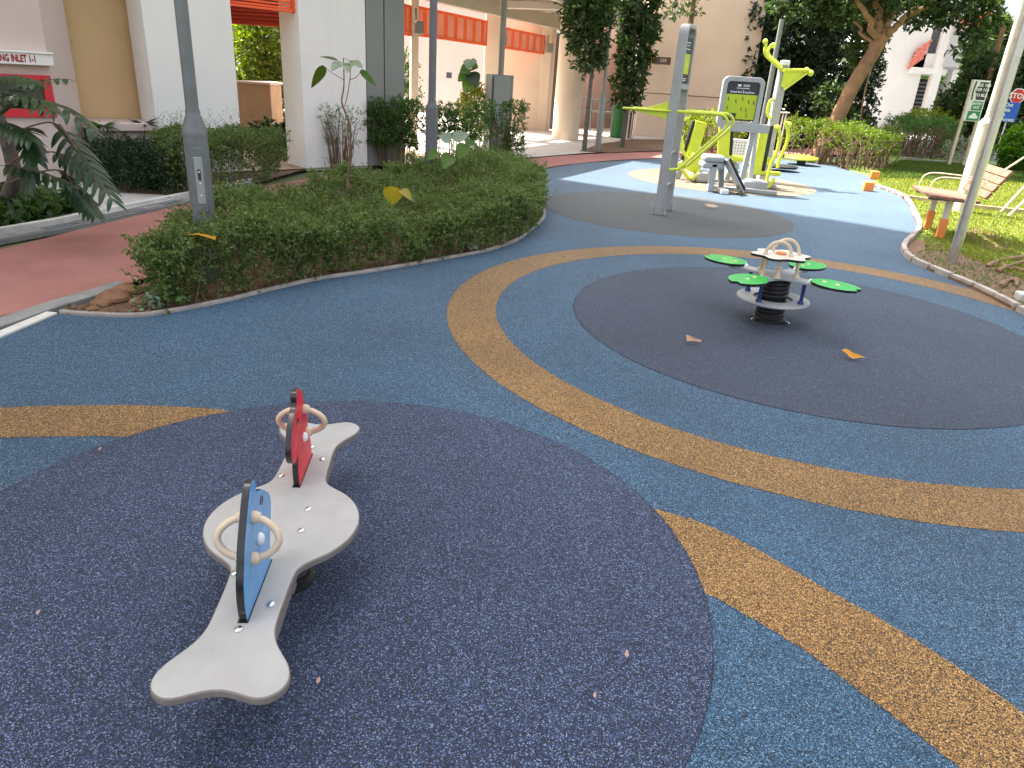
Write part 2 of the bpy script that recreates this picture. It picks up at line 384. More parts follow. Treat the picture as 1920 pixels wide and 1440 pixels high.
def crown_leaves(blobs, ntwig, per, tl, L, W, droop=0.):
    Cs, Ds = [], []; vol = np.array([b[1][0] * b[1][1] * b[1][2] for b in blobs]) ** .67; vol = vol / vol.sum()
    for (c, r), f in zip(blobs, vol):
        n = max(4, int(ntwig * f)); u = unit(rng.normal(size=(n, 3))); rad = rng.uniform(.35, 1.05, (n, 1)) ** .6
        Cs.append(np.array(c) + u * rad * np.array(r)); Ds.append(u + rng.normal(size=(n, 3)) * .6 + [0, 0, .2 - droop])
    return twig_leaves(np.concatenate(Cs), np.concatenate(Ds), per, tl, L, W)
def limb(b, p0, p1, r0, r1, wob=.04, k=7, seg=9):
    p0, p1 = Vector(p0), Vector(p1); L = (p1 - p0).length; pts = []
    for i in range(k + 1):
        t = i / k; q = p0.lerp(p1, t)
        if 0 < i < k: q += Vector((random.gauss(0, 1), random.gauss(0, 1), random.gauss(0, .4))) * wob * L * .35
        pts.append(q)
    pts = smooth(pts, 2); n = len(pts)
    b.tube(pts, [r0 + (r1 - r0) * i / (n - 1) for i in range(n)], seg); return pts
# ============================================================ THE SETTING: ground sheets
b = MB(); b.add([(-300, -300, -.06), (400, -300, -.06), (400, 500, -.06), (-300, 500, -.06)], [(0, 1, 2, 3)])
M_far = mat('far ground', (.12, .13, .06), .95, .3, .6, .5, 30)
b.build('ground', M_far, smooth=0)['kind'] = 'structure'
# blue rubber play surface
KL = gpl([(110, 588), (150, 592), (250, 595), (330, 585), (430, 565), (510, 545), (600, 525), (700, 510), (800, 493), (860, 482), (920, 470), (970, 452), (1000, 430)])
KL = [Vector((p.x, p.y, 0)) for p in KL]
KL += [Vector(q) for q in ((.21, 8.15, 0), (.27, 8.7, 0), (.22, 9.6, 0), (.05, 10.6, 0), (-.3, 11.7, 0))]
KL = smooth(KL, 5)
KR = gpl([(1640, 350), (1690, 370), (1710, 400), (1718, 430), (1695, 455), (1688, 470), (1705, 490), (1760, 515), (1830, 545), (1920, 592), (2010, 640)])
KR = smooth(KR, 5)
blue = [(-3.9, 2.2, 0), gp(0, 635)] + KL + [gp(975, 322), gp(1100, 305), gp(1233, 297), gp(1400, 293), gp(1560, 310), gp(1636, 332)] + KR + [(4.0, 2.5, 0), (3.0, -2, 0), (-3.4, -2, 0)]
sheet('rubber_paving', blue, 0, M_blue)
def ragged(pxs, sm=0):
    P = gpl(pxs); out = []
    for i, p in enumerate(P):
        a, b_, c, d = P[i - 1], p, P[(i + 1) % len(P)], P[(i + 2) % len(P)]
        corner = lambda u, v, w_: (v - u).normalized().dot((w_ - v).normalized()) < .8
        n = max(2, int((c - b_).length / .012))
        for j in range(n):
            t = j / n; l = b_.lerp(c, t); q = l
            if not corner(a, b_, c) and not corner(b_, c, d): q = .5 * ((2 * b_) + (c - a) * t + (2 * a - 5 * b_ + 4 * c - d) * t * t + (3 * b_ - a - 3 * c + d) * t ** 3)
            out.append(q + Vector((random.gauss(0, .002), random.gauss(0, .002), 0)))
    return out
RC = (1.3397 * 1.5, 3.2405 * 1.5)
def ringband(name, c, r0, r1, z, m, n=1400):
    b = MB(); jit = lambda: random.gauss(0, .0022)
    vs = [(c[0] + (r + jit()) * cos(2 * pi * i / n), c[1] + (r + jit()) * sin(2 * pi * i / n), z) for r in (r0, r1) for i in range(n)]
    b.add(vs, [(i, (i + 1) % n, n + (i + 1) % n, n + i) for i in range(n)])
    o = b.build(name, m, smooth=0)
    if o.data.polygons[0].normal.z < 0: o.data.flip_normals()
    o['kind'] = 'structure'; return o
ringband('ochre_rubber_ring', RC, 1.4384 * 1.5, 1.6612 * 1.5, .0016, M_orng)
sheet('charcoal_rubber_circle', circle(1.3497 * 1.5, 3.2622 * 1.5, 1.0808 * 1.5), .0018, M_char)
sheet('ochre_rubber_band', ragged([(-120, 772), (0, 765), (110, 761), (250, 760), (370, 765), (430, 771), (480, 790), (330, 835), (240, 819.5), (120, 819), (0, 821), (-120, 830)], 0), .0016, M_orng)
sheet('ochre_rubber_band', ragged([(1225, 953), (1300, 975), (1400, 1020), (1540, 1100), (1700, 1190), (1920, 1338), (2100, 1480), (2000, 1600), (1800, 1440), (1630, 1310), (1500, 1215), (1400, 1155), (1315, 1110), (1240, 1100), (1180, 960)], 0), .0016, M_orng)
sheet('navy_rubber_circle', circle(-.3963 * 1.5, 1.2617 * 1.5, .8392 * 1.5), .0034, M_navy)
# faint joint lines where the circles were cut in
M_joint = mat('joint line', (.02, .026, .045), .9)
ringband('joint_line', (-.3963 * 1.5, 1.2617 * 1.5), .8392 * 1.5 - .0015, .8392 * 1.5 + .0015, .0042, M_joint)
ringband('joint_line', (1.3497 * 1.5, 3.2622 * 1.5), 1.0808 * 1.5 - .0015, 1.0808 * 1.5 + .0015, .0026, M_joint)
e = [gp(1015, 372), gp(1478, 412)]
GC = ((e[0].x + e[1].x) / 2, 9.5); GR = 1.6
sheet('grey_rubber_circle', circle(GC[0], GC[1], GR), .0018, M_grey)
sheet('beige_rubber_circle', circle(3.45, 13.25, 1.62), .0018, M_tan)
# red footpath
up = gpl([(-200, 505), (0, 466), (80, 447), (200, 417), (350, 381), (480, 350), (600, 332), (700, 322), (800, 313), (900, 306), (960, 301), (1060, 291), (1230, 284), (1480, 279), (1660, 275)])
lo = gpl([(1660, 288), (1560, 290), (1400, 291), (1233, 296), (1100, 304), (975, 321), (900, 332)]) + [Vector((-.6, 11.4, 0)), Vector((-1.5, 9.2, 0)), Vector((-2.35, 7.0, 0))] + gpl([(270, 521), (110, 562), (0, 592), (-200, 640)])
sheet('red_footpath', smooth(up, 3) + smooth(lo, 3), -.004, M_red)
# concrete strips and kerbs
def strip(name, pts, wd, z0, z1, m, side=1, parent=None):
    b = MB(); n = len(pts); vs = []
    for i, p in enumerate(pts):
        d = (Vector(pts[min(i + 1, n - 1)]) - Vector(pts[max(i - 1, 0)])); d.z = 0; d.normalize(); q = Vector((-d.y, d.x, 0)) * side
        P = Vector((p[0], p[1], 0)); vs += [P + Vector((0, 0, z0)), P + Vector((0, 0, z1)), P + q * wd + Vector((0, 0, z1)), P + q * wd + Vector((0, 0, z0))]
    fs = [(i * 4 + a, i * 4 + (a + 1) % 4, i * 4 + 4 + (a + 1) % 4, i * 4 + 4 + a) for i in range(n - 1) for a in range(4)]
    fs += [(3, 2, 1, 0), tuple((n - 1) * 4 + a for a in range(4))]
    b.add(vs, fs); o = b.build(name, m, parent, bevel=.006, smooth=35)
    if parent is None: o['kind'] = 'structure'
    return o
def resample(pts, step):
    out = [Vector(pts[0])]; acc = 0
    for a, c in zip(pts[:-1], pts[1:]):
        a, c = Vector(a), Vector(c); L = (c - a).length; t = step - acc
        while t <= L: out.append(a.lerp(c, t / L)); t += step
        acc = (acc + L) % step if L else acc
    return out
def kerb(name, pts, wd, h, m, side, piece, bed):
    R = resample(pts, .03); root = strip(name, resample(pts, .12), wd * .8, -.05, h * .55, bed, side)
    k = max(2, int(piece / .03)); i = 0
    while i + 2 < len(R):
        seg = R[i:i + k]
        if len(seg) < 3: break
        o = strip('kerb_stone', seg, wd * random.uniform(.93, 1.05), -.04, h * random.uniform(.92, 1.08), m, side, root)
        i += k
    return root
M_kerb = mat('kerb stone', (.34, .3, .27), .85, .2, 9, .5, 110, dirt=.5, dirtcol=(.14, .11, .08))
M_kerbw = mat('white kerb', (.6, .58, .54), .8, .12, 9, .4, 110, dirt=.3, dirtcol=(.3, .27, .22))
strip('white_edging', resample([gp(-160, 705), gp(0, 634), gp(110, 588)], .2), .07, -.05, .012, M_kerbw, -1 if False else 1)
strip('concrete_edging', resample(gpl([(-160, 680), (0, 612), (110, 574), (200, 547), (280, 520)]), .2), .13, -.05, .002, M_conc2, 1)
strip('bed_edging', KL, .035, -.05, .022, M_kerb, 1)
kerb('stone_kerb', KR, .055, .055, M_kerb, 1, .33, M_soil)
# drain along the path
ap = gpl([(-200, 480), (0, 441), (100, 424), (200, 402), (350, 372), (480, 343)])
drain = strip('drain_channel', resample(ap, .15), .13, -.05, .001, M_conc2, -1)
R = resample(ap, .3)
for a, c in list(zip(R[:-1], R[1:])):
    d = (c - a).normalized(); q = Vector((d.y, -d.x, 0))
    m_ = MB(); m_.box(((a + c) / 2 + q * .065 + Vector((0, 0, .004))), (.285, .11, .008), atan2(d.y, d.x))
    m_.build('drain_cover', M_steel if random.random() < .5 else M_conc2, drain, bevel=.002)
strip('white_kerb', resample(gpl([(-200, 478), (0, 439), (100, 422), (200, 400), (350, 370), (480, 341)]), .2), .06, -.05, .05, M_kerbw, 1)
sheet('concrete_apron', gpl([(45, 347), (130, 340), (175, 345), (210, 362), (300, 366), (345, 371), (200, 402), (160, 402), (110, 392), (40, 380)]), .006, M_conc)
sheet('planting_soil', gpl([(-300, 480), (0, 438), (200, 399), (350, 369), (490, 340)]) + [Vector((-3.35, 11.2, 0)), Vector((-4.8, 9.66, 0)), Vector((-7, 7.3, 0))], -.001, M_soil)
# bed soil (main hedge) and its slope
back = [Vector(q) for q in ((-.5, 11.5, 0), (-1.4, 9.25, 0), (-2.2, 7.1, 0))] + gpl([(285, 527), (150, 574)])
BED = KL[:-1] + back
sheet('hedge_bed_soil', BED, .004, M_soil)
# pavement and floors behind
sheet('pavement', [Vector((-3.2, 11.45, 0)), Vector((-2.2, 12.6, 0)), gp(900, 303), gp(960, 298), gp(1095, 287), gp(1230, 281), gp(1500, 274), Vector((14, 32, 0)), Vector((-9, 32, 0)), Vector((-9, 12, 0)), Vector((-4.8, 9.7, 0))], .002, M_pave)
M_tile = mat('void deck floor', (.3, .2, .13), .6, .1, 5)
sheet('void_deck_floor', [Vector((-7, 7.25, 0)), Vector((-1.0, 13.65, 0)), Vector((-8, 20.3, 0)), Vector((-14, 14, 0))], .014, M_tile)
sheet('verge_soil', gpl([(1085, 284), (1140, 287), (1300, 281), (1500, 276), (1500, 262), (1300, 262), (1180, 262), (1120, 272)]), .012, M_soil)
# right hand lawn
lawn = KR + [Vector((7.5, 2.5, 0)), Vector((22, 6, 0)), Vector((40, 24, 0)), gp(1920, 296), gp(1800, 290), gp(1690, 288), gp(1560, 300), gp(1640, 345)]
sheet('lawn', lawn, -.002, M_lawn)
sheet('bare_soil', [p for p in KR[18:]] + [Vector((5.4, 5.2, 0)), Vector((5.6, 6.4, 0)), Vector((5.0, 7.7, 0)), Vector((4.75, 8.6, 0))], .003, M_soil)
sheet('road', [gp(1660, 290), gp(1790, 300) + Vector((0, .5, 0)), gp(1920, 306), Vector((60, 34, 0)), Vector((60, 48, 0)), Vector((14, 33, 0))], .004, mat('asphalt', (.075, .075, .078), .9, .15, 3, .4, 80))
sheet('service_ground', [Vector((14, 33, 0)), Vector((60, 48, 0)), Vector((60, 90, 0)), Vector((8, 90, 0)), Vector((6, 33, 0))], -.003, M_conc2)

# ============================================================ LEFT BLOCK
O_ = Vector((-4.79, 9.67, 0)); fu = Vector((.683, .73, 0)); fn = Vector((.73, -.683, 0))
def fp(t, d, z=0): return O_ + fu * t + fn * d + Vector((0, 0, z))
def fprism(b, t0, t1, d0, d1, z0, z1): return b.prism([tuple(fp(t, d))[:2] for t, d in ((t0, d0), (t1, d0), (t1, d1), (t0, d1))], z0, z1)
blk = thing('apartment_block', 'pale apartment block on white pillars with peach end wall at the left', 'building', (-6, 9.5, 0))
b = MB(); fprism(b, -14, 3.5, -8, .02, 2.85, 24); b.build('upper_storeys', M_peach, blk, smooth=0)
b = MB(); fprism(b, -14, 3.5, -8.02, 0, 2.78, 2.846); b.build('soffit', M_pave, blk, smooth=0)
b = MB(); fprism(b, 0, 1.13, -.5, 0, -.03, 2.78); b.build('pillar', M_white, blk, bevel=.008)
b = MB(); fprism(b, 2.12, 3.24, -.55, 0, -.03, 2.78); b.build('pillar', M_white, blk, bevel=.008)
b = MB(); b.prism([tuple(fp(t, d))[:2] for t, d in ((-14, -.6), (-.99, -.6), (-.72, -.46), (-1.11, 0), (-14, 0))], 0, 2.78); b.build('end_wall', M_pink, blk, bevel=.01)
b = MB(); fprism(b, -1.2, .4, -1.0, -.63, 0, 2.78); b.build('recess_wall', M_yell, blk, smooth=0)
b = MB(); fprism(b, -.70, -.003, -.60, -.02, -.02, .56); b.build('dwarf_wall', M_pink, blk, bevel=.006)
b = MB(); fprism(b, -.76, -.003, -.61, .07, .562, .66); b.build('ledge', M_pink, blk, bevel=.012)
# low planter box seen through the gap
pl = thing('planter_box', 'beige concrete planter box under the block between the two white pillars', 'planter', at(480, 262, 15.3))
A, B_ = at(447, 258, 15.4), at(513, 262, 15.2); C_ = at(533, 262, 16.0)
b = MB(); b.prism([(A.x, 15.4), (B_.x, 15.2), (C_.x, 16.0), (A.x + .5, 16.3)], .0, 1.02); b.build('box', mat('tan render', (.42, .29, .19), .85, .1, 3), pl, bevel=.01)
b = MB(); b.prism([(A.x - .03, 15.37), (B_.x + .02, 15.16), (C_.x + .03, 16.03), (A.x + .5, 16.35)], 1.022, 1.07); b.build('rim', M_pink, pl, bevel=.01)
# grey clad riser beside the second pillar
g = thing('service_riser', 'tall grey clad service riser right of the second white pillar', 'service riser', fp(3.5, -.1))
b = MB(); fprism(b, 3.27, 3.60, -.6, -.03, 0, 2.77); b.build('cladding_panel', M_gclad, g, bevel=.006)
b = MB(); fprism(b, 3.62, 4.0, -.6, -.03, 0, 2.77); b.build('cladding_panel', M_gclad, g, bevel=.006)
b = MB(); fprism(b, 3.59, 3.63, -.6, -.06, 0, 2.77); b.build('joint', M_dark, g, smooth=0)
# orange louvre beams between pillars
def louvre(name_label, P, Q, z0, z1, n, mfr, mslat, depth=.05, slat=.35, back=None):
    root = thing('orange_louvre', name_label, 'louvre panel', ((P.x + Q.x) / 2, (P.y + Q.y) / 2, z0), 'orange louvre panels hung below the ceilings')
    d = (Q - P); d.z = 0; L = d.length; d.normalize(); a = atan2(d.y, d.x); c = (P + Q) / 2
    fr = MB()
    for z in (z0 + .03, z1 - .03): fr.box((c.x, c.y, z), (L, depth * 1.3, .06), a)
    for e_ in (P, Q): fr.box((e_.x, e_.y, (z0 + z1) / 2), (.05, depth * 1.3, z1 - z0), a)
    fr.build('frame', mfr, root, bevel=.004)
    me = None
    for i in range(n):
        q = P + d * L * (i + .5) / n
        if me is None:
            s_ = MB(); s_.box((0, 0, 0), (L / n * slat, depth, z1 - z0 - .12), a); o = s_.build('slat', mslat, None, bevel=.003); me = o.data
        else: o = bpy.data.objects.new('slat', me); COL.objects.link(o)
        o.parent = root; o.location = Vector((q.x, q.y, (z0 + z1) / 2)) - root.location
    bk = MB(); q0, q1 = P + d * .03, Q - d * .03; pn = Vector((-d.y, d.x, 0)) * .02
    bk.prism([(q0.x - pn.x, q0.y - pn.y), (q1.x - pn.x, q1.y - pn.y), (q1.x, q1.y), (q0.x, q0.y)], z0 + .05, z1 - .05); bk.build('inset_panel', M_oins, root)
    return root
M_oins = mat('pale orange inset', (.85, .3, .2), .5, .1, 3)
def hlouvre(label, P, Q, z0, z1, n, m):
    root = thing('orange_louvre', label, 'louvre panel', ((P.x + Q.x) / 2, (P.y + Q.y) / 2, z0), 'orange louvre panels hung below the ceilings')
    d = (Q - P); d.z = 0; L = d.length; d.normalize(); a = atan2(d.y, d.x); c = (P + Q) / 2
    fr = MB()
    for e_ in (P, Q): fr.box((e_.x, e_.y, (z0 + z1) / 2), (.05, .08, z1 - z0), a)
    fr.box((c.x, c.y, z0 + .015), (L, .08, .03), a)
    fr.build('frame', m, root, bevel=.003)
    for i in range(n):
        s_ = MB(); s_.box((c.x, c.y, z0 + .05 + (z1 - z0 - .06) * i / n), (L - .06, .05, .022), a, 0, 0); s_.build('slat', m, root, bevel=.002)
    return root
zb = at(500, 13, 11.0).z
hlouvre('bright orange slatted beam in front, at the top between the two white pillars', fp(1.14, -.12), fp(2.11, -.12), 2.12, 2.77, 14, M_orpl)
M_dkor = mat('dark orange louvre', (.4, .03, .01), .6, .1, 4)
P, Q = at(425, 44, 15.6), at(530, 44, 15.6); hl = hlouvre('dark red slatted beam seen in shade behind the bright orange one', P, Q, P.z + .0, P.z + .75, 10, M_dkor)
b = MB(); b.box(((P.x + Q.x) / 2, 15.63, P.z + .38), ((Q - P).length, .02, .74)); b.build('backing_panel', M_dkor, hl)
# potted plant lying by the planter
pp = thing('pot_plant', 'dark leafy plant in a maroon pot below the beige planter box', 'pot plant', gp(525, 293, .014))
c = gp(522, 291, .014); b = MB(); b.lathe(c, [(.09, 0), (.13, .22), (.12, .22), (.1, .2)], 16); b.build('pot', mat('maroon pot', (.12, .025, .03), .6), pp)
V, F = crown_leaves([(tuple(c + Vector((-.12, 0, .33))), (.26, .2, .13)), (tuple(c + Vector((.15, 0, .2))), (.12, .1, .16))], 90, 4, .12, .14, .07, .4); np_mesh('foliage', V, F, L_dark, pp)
fl = thing('floor_spotlight', 'small black garden spotlight on a stake in the clipped hedge behind the lamp post', 'spotlight', gp(437, 345))
c = at(437, 337, 8.75); b = MB(); b.tube([(c.x, c.y, 0), (c.x, c.y, c.z)], .012); b.build('stake', M_black, fl)
b = MB(); b.lathe(c + Vector((0, -.03, 0)), [(.02, 0), (.05, .02), (.055, .1), (.045, .11)], 14, (.2, -1, .3)); b.build('lamp_head', M_black, fl)

# breeching inlet sign and cabinet on the end wall
def wallpt(px, py, d=0.):                                # point of the facade plane on a line of sight
    r_ = ray(px, py); nn = fn; t = (nn.dot(O_) + d - nn.dot(Vector((0, 0, CH)))) / nn.dot(r_)
    return Vector((0, 0, CH)) + r_ * t
bs = thing('breeching_inlet_sign', 'white box sign with red lettering above the red framed inlet cabinet', 'sign', wallpt(40, 108))
TL, TR = wallpt(-75, 92), wallpt(92, 101); zt, z0_ = 1.395, 1.275; tL = (TL - O_).dot(fu); tR = (TR - O_).dot(fu)
b = MB(); fprism(b, tL, tR, .005, .12, z0_, zt); b.build('sign_box', M_white, bs, bevel=.006)
b = MB(); fprism(b, tL - .01, tR + .01, .0, .14, zt, zt + .02); b.build('sign_hood', M_white, bs, bevel=.004)
mid = fp((tL + tR) / 2 - .035, .123, (zt + z0_) / 2 + .005)
lt_ = text_mesh('lettering', 'BREECHING INLET 1-1', .1, mat('red lettering', (.55, .05, .04), .6), bs, (0, 0, 0), (1, 0, 0), (0, 1, 0), .004, 'RIGHT')
for v in lt_.data.vertices:
    q = v.co + Vector(bs.location); v.co = fp(tR - .17 + q.x * .58, .1235, (zt + z0_) / 2 + q.y) - Vector(bs.location)
cb = thing('breeching_inlet_cabinet', 'red framed glass inlet cabinet on the wall behind the split leaved plant', 'cabinet', wallpt(40, 170))
zt, z0_ = 1.17, .72
b = MB(); tR = -1.13; tL = -1.95
fprism(b, tL, tR, .004, .05, zt - .06, zt); fprism(b, tL, tR, .004, .05, z0_, z0_ + .09); fprism(b, tL, tL + .07, .004, .05, z0_ + .09, zt - .06); fprism(b, tR - .09, tR, .004, .05, z0_ + .09, zt - .06)
b.build('frame', M_signred, cb, bevel=.005)
b = MB(); fprism(b, tL + .07, tR - .09, .004, .02, z0_ + .09, zt - .06); b.build('glass_pane', M_glass, cb, smooth=0)
for t_ in (tL + .2, tL + .42): b = MB(); b.lathe(fp(t_, .02, .9), [(.05, 0), (.055, .012), (.02, .016)], 14, fn); b.build('inlet_valve', M_stain, cb)

# ============================================================ COVERED WALKWAY AND BACK BUILDINGS
wd = Vector((.41, .912, 0)); wn = Vector((.912, -.41, 0)); W0 = Vector((-2.35, 15.8, 0))
def wp(t, d, z=0): return W0 + wd * t + wn * d + Vector((0, 0, z))
wk = thing('covered_walkway', 'beige covered walkway with slatted roof, square and round columns', 'walkway', (0, 19, 0))
def wbox(name, t0, t1, d0, d1, z0, z1, m, bev=.01):
    b = MB(); b.prism([tuple(wp(t, d))[:2] for t, d in ((t0, d0), (t1, d0), (t1, d1), (t0, d1))], z0, z1); return b.build(name, m, wk, bevel=bev)
E0, E1 = Vector((-.80, 16.2, 0)), Vector((2.6, 22.4, 0))
wbox('roof_sheet', -3.6, 11, -.6, 2.0, 3.34, 3.38, M_beam)
for i in range(17):
    t = -3.2 + i * .85
    wbox('joist', t, t + .12, -.6, 2.0, 3.12, 3.335, M_beam)
wbox('edge_beam', -3.7, 11.2, 1.95, 2.12, 2.98, 3.36, M_beam)
wbox('edge_beam', -3.7, 11.2, -.2, -.04, 2.78, 3.11, M_beam)
wbox('cross_beam', 3.6, 3.85, -.15, 1.95, 2.95, 3.11, M_beam); wbox('cross_beam', -1.9, -1.6, -.15, 1.95, 2.95, 3.11, M_beam); wbox('cross_beam', 8.6, 8.85, -.15, 1.95, 2.95, 3.11, M_beam)
for px, Y, r in ((776, 16.2, .075),):
    c = at(px, 150, Y); b = MB(); b.box((c.x, c.y, 1.45), (.15, .15, 2.9), .42); b.build('column', M_cream, wk, bevel=.006)
c = at(922, 150, 19.7); b = MB(); b.box((c.x, c.y + .1, 1.48), (.44, .44, 2.96), .1); b.build('column', M_cream, wk, bevel=.01)
c = at(1020, 150, 23.4); b = MB(); b.box((c.x, c.y, 1.48), (.3, .3, 2.96), .1); b.build('column', M_cream, wk, bevel=.01)
c = gp(1060, 263); b = MB(); b.lathe((c.x, c.y + .3, 0), [(.36, 0), (.36, 3.1)], 40); b.build('round_column', M_cream, wk)
louvre('orange louvre panel left of the wide walkway column', at(757, 60, 15.8), at(768, 60, 16.1), 2.1, 2.66, 2, M_orpl, M_orpl)
louvre('orange louvre panel with seven openings between narrow and wide walkway columns', at(784, 60, 16.4), at(911, 60, 19.4), 2.12, 2.68, 7, M_orpl, M_orpl)
louvre('orange louvre panel between the wide walkway column and the far square column', at(938, 60, 20.1), at(1021, 60, 23.2), 2.12, 2.62, 6, M_orpl, M_orpl)
for px, Y in ((782, 16.1), (939, 19.9), (1027, 23.0)):
    sp = thing('wall_speaker', {782: 'grey box light hung on the narrow walkway column', 939: 'grey box light hung on the wide walkway column', 1027: 'grey box light hung on the far walkway column'}[px], 'light fitting', at(px, 75, Y - .2), 'box lights on the walkway columns')
    sp.name = 'box_light'; c = at(px + 4, {782: 52, 939: 75, 1027: 90}[px], Y - .25)
    b = MB(); b.box(c, (.17, .14, .24), .3); b.build('housing', M_gclad, sp, bevel=.02)
    b = MB(); b.box(c + Vector((-.07, 0, .12)), (.04, .05, .45), .3); b.build('bracket', M_gclad, sp, bevel=.008)

bw = thing('rear_building', 'peach ground floor walls with drain pipes and shaded doorways behind the walkway', 'building', (1, 25, 0))
def wallq(name, pts, z0, z1, m, bev=0):
    b = MB(); b.prism(pts, z0, z1); return b.build(name, m, bw, bevel=bev, smooth=0)
A, B_ = gp(938, 243), gp(1030, 246)
wallq('wall', [(A.x - .35, A.y), (B_.x, B_.y + .2), (B_.x, B_.y + .5), (A.x - .35, A.y + .4)], 0, 3.6, M_peach)
A2 = at(760, 150, 30); B2 = at(905, 150, 27.5)
wallq('wall', [(A2.x - 3, 31), (B2.x + .3, 27.5), (B2.x + .3, 27.9), (A2.x - 3, 31.4)], 0, 4.2, mat('shaded pink render', (.42, .32, .3), .85, .05, 1))  # darker copy of the pink render, shade behind the walkway painted in
wallq('wall', [(1.0, 25.3), (4.0, 28.0), (4.0, 28.3), (.8, 25.7)], 0, 4.2, mat('shaded pink render', (.42, .32, .3), .85, .05, 1))  # same darkened render, shade held in the colour
b = MB()
for px in (1006, 1018): b.tube([at(px, 240, 23.35) * 1 + Vector((0, 0, -.2)), at(px, 240, 23.35) + Vector((0, 0, 3))], .05)
b.build('drain_pipe', M_cream, bw)
A, B_ = at(1036, 150, 24.2), at(1052, 150, 24.3)
wallq('doorway', [(A.x, 24.2), (B_.x + .2, 24.3), (B_.x + .2, 24.4), (A.x, 24.35)], 0, 2.75, M_dark)
for i, zz in enumerate((.95, .62)):
    b = MB(); b.tube([at(1085, 200, 24.2).lerp(at(1085, 200, 24.2), 0) * Vector((1, 1, 0)).length if False else Vector((at(1080, 200, 24).x, 24, zz)), Vector((at(1195, 200, 24.4).x, 24.4, zz))], .025); b.build('rail', M_steel, bw)
for px in (1085, 1110, 1135, 1160, 1190):
    b = MB(); q = at(px, 200, 24.1); b.tube([(q.x, 24.1, 0), (q.x, 24.1, .96)], .02); b.build('rail_post', M_steel, bw)
# things against the shaded rear wall
for px, lab in ((800, 'dark bench'),):
    t = thing('wall_notice', 'small dark notice plate on the rear pink wall behind the walkway', 'notice', at(842, 141, 27.2)); c = at(842, 141, 28.0)
    b = MB(); b.box(c, (.2, .03, .2), -.2); b.build('plate', M_signdark, t, bevel=.004)

tw = thing('peach_tower_block', 'tall plain peach gable wall of an apartment block beside the dark trees', 'building', (5, 24, 0))
P, Q = gp(1188, 254), gp(1392, 268)
b = MB(); b.prism([(P.x, P.y), (Q.x, Q.y), (Q.x + 3, Q.y + 14), (P.x + .2, P.y + 14)], 1.27, 26); b.build('gable_wall', M_peach, tw, smooth=0)
b = MB(); b.prism([(P.x + .02, P.y + .02), (Q.x - .02, Q.y + .02), (Q.x + 3, Q.y + 14), (P.x + .2, P.y + 14)], 0, 1.25); b.build('plinth_wall', M_peach, tw, smooth=0)
sg = thing('block_number_sign', 'dark block sign with an orange end hung on the peach gable wall', 'sign', at(1240, 115, 23.4))
c = at(1243, 114, 23.45); b = MB(); b.box(c, (.46, .06, .2), 0); b.build('sign_panel', mat('brown sign', (.09, .06, .05), .5), sg, bevel=.005)
c2 = at(1226, 112, 23.4); b = MB(); b.box(c2, (.06, .07, .22), 0); b.build('sign_end', M_orpl, sg, bevel=.004)
text_mesh('lettering', '109', .14, M_cream, sg, c + Vector((0, -.033, 0)), (1, 0, 0), (0, 0, 1), .002)

fb = thing('white_apartment_block', 'white apartment block with balcony and louvred shutter seen far off between trees', 'building', (22, 44, 0))
Yb = 42.
def fq(name, px0, px1, z0, z1, m, dy=0, th=.4, parent=None):
    a, c = at(px0, 150, Yb + dy), at(px1, 150, Yb + dy)
    b = MB(); b.box(((a.x + c.x) / 2, Yb + dy + th / 2, (z0 + z1) / 2), (abs(c.x - a.x), th, z1 - z0)); return b.build(name, m, parent or fb, smooth=0)
def vz(py, px): return at(px, py, Yb).z
fx = lambda px, py: at(px, py, Yb).x
def fq2(name, x0, x1, z0, z1, m, dy=0, th=.4):
    b = MB(); b.box(((x0 + x1) / 2, Yb + dy + th / 2, (z0 + z1) / 2), (x1 - x0, th, z1 - z0)); return b.build(name, m, fb, smooth=0)
x0 = fx(1650, 220)
fq2('wall', x0 - 1.5, fx(1705, 225), 0, 11, M_white, 0, 6)
fq2('wall', fx(1705, 225) + .01, fx(1850, 200), 3.2, 11, mat('grey render', (.5, .49, .5), .8, .03, 1), 1.2, 5)
fq2('slab', fx(1700, 150), fx(1765, 150), 2.9, 3.2, M_white, -.3, 1.6)
fq2('balcony_wall', fx(1705, 130), fx(1750, 130), 3.2, 3.9, M_white, .0, .2)
fq2('column', fx(1742, 150), fx(1752, 150) + .1, 0, 8, M_white, -.4, .5)
fq2('column', fx(1765, 200), fx(1783, 200), 0, 3.2, M_white, -.2, .5)
fq2('wall', fx(1768, 90), fx(1812, 90), 3.3, 9, mat('grey render', (.5,) * 3), -.5, 1.5)
sh = fq2('shutter', fx(1700, 225), fx(1735, 225) + .5, .2, 2.7, M_dark, .9, .1)
for i in range(12):
    b = MB(); b.box(((fx(1700, 225) + fx(1735, 225) + .5) / 2, Yb + .85, .3 + i * .2), (fx(1735, 225) + .5 - fx(1700, 225), .06, .09)); b.build('louvre_slat', M_gclad, sh)
fq2('awning', fx(1795, 40), fx(1830, 40), at(1800, 48, Yb).z, at(1800, 30, Yb).z, M_orpl, -1.2, .8)
b = MB(); b.box(at(1857, 20, Yb), (.25, .25, 5), 0, 0, .1); b.build('downpipe', mat('red pipe', (.4, .1, .08), .6), fb)
lt = MB()
for i in range(5):
    a_ = at(1716 + i * 4, 118 - i * 8, Yb - .2); lt.box(a_, (.9, .05, .12), 0, 0, -.7)
lt.build('hanging_cloth', mat('striped cloth', (.7, .2, .15), .7, .4, 9), fb)
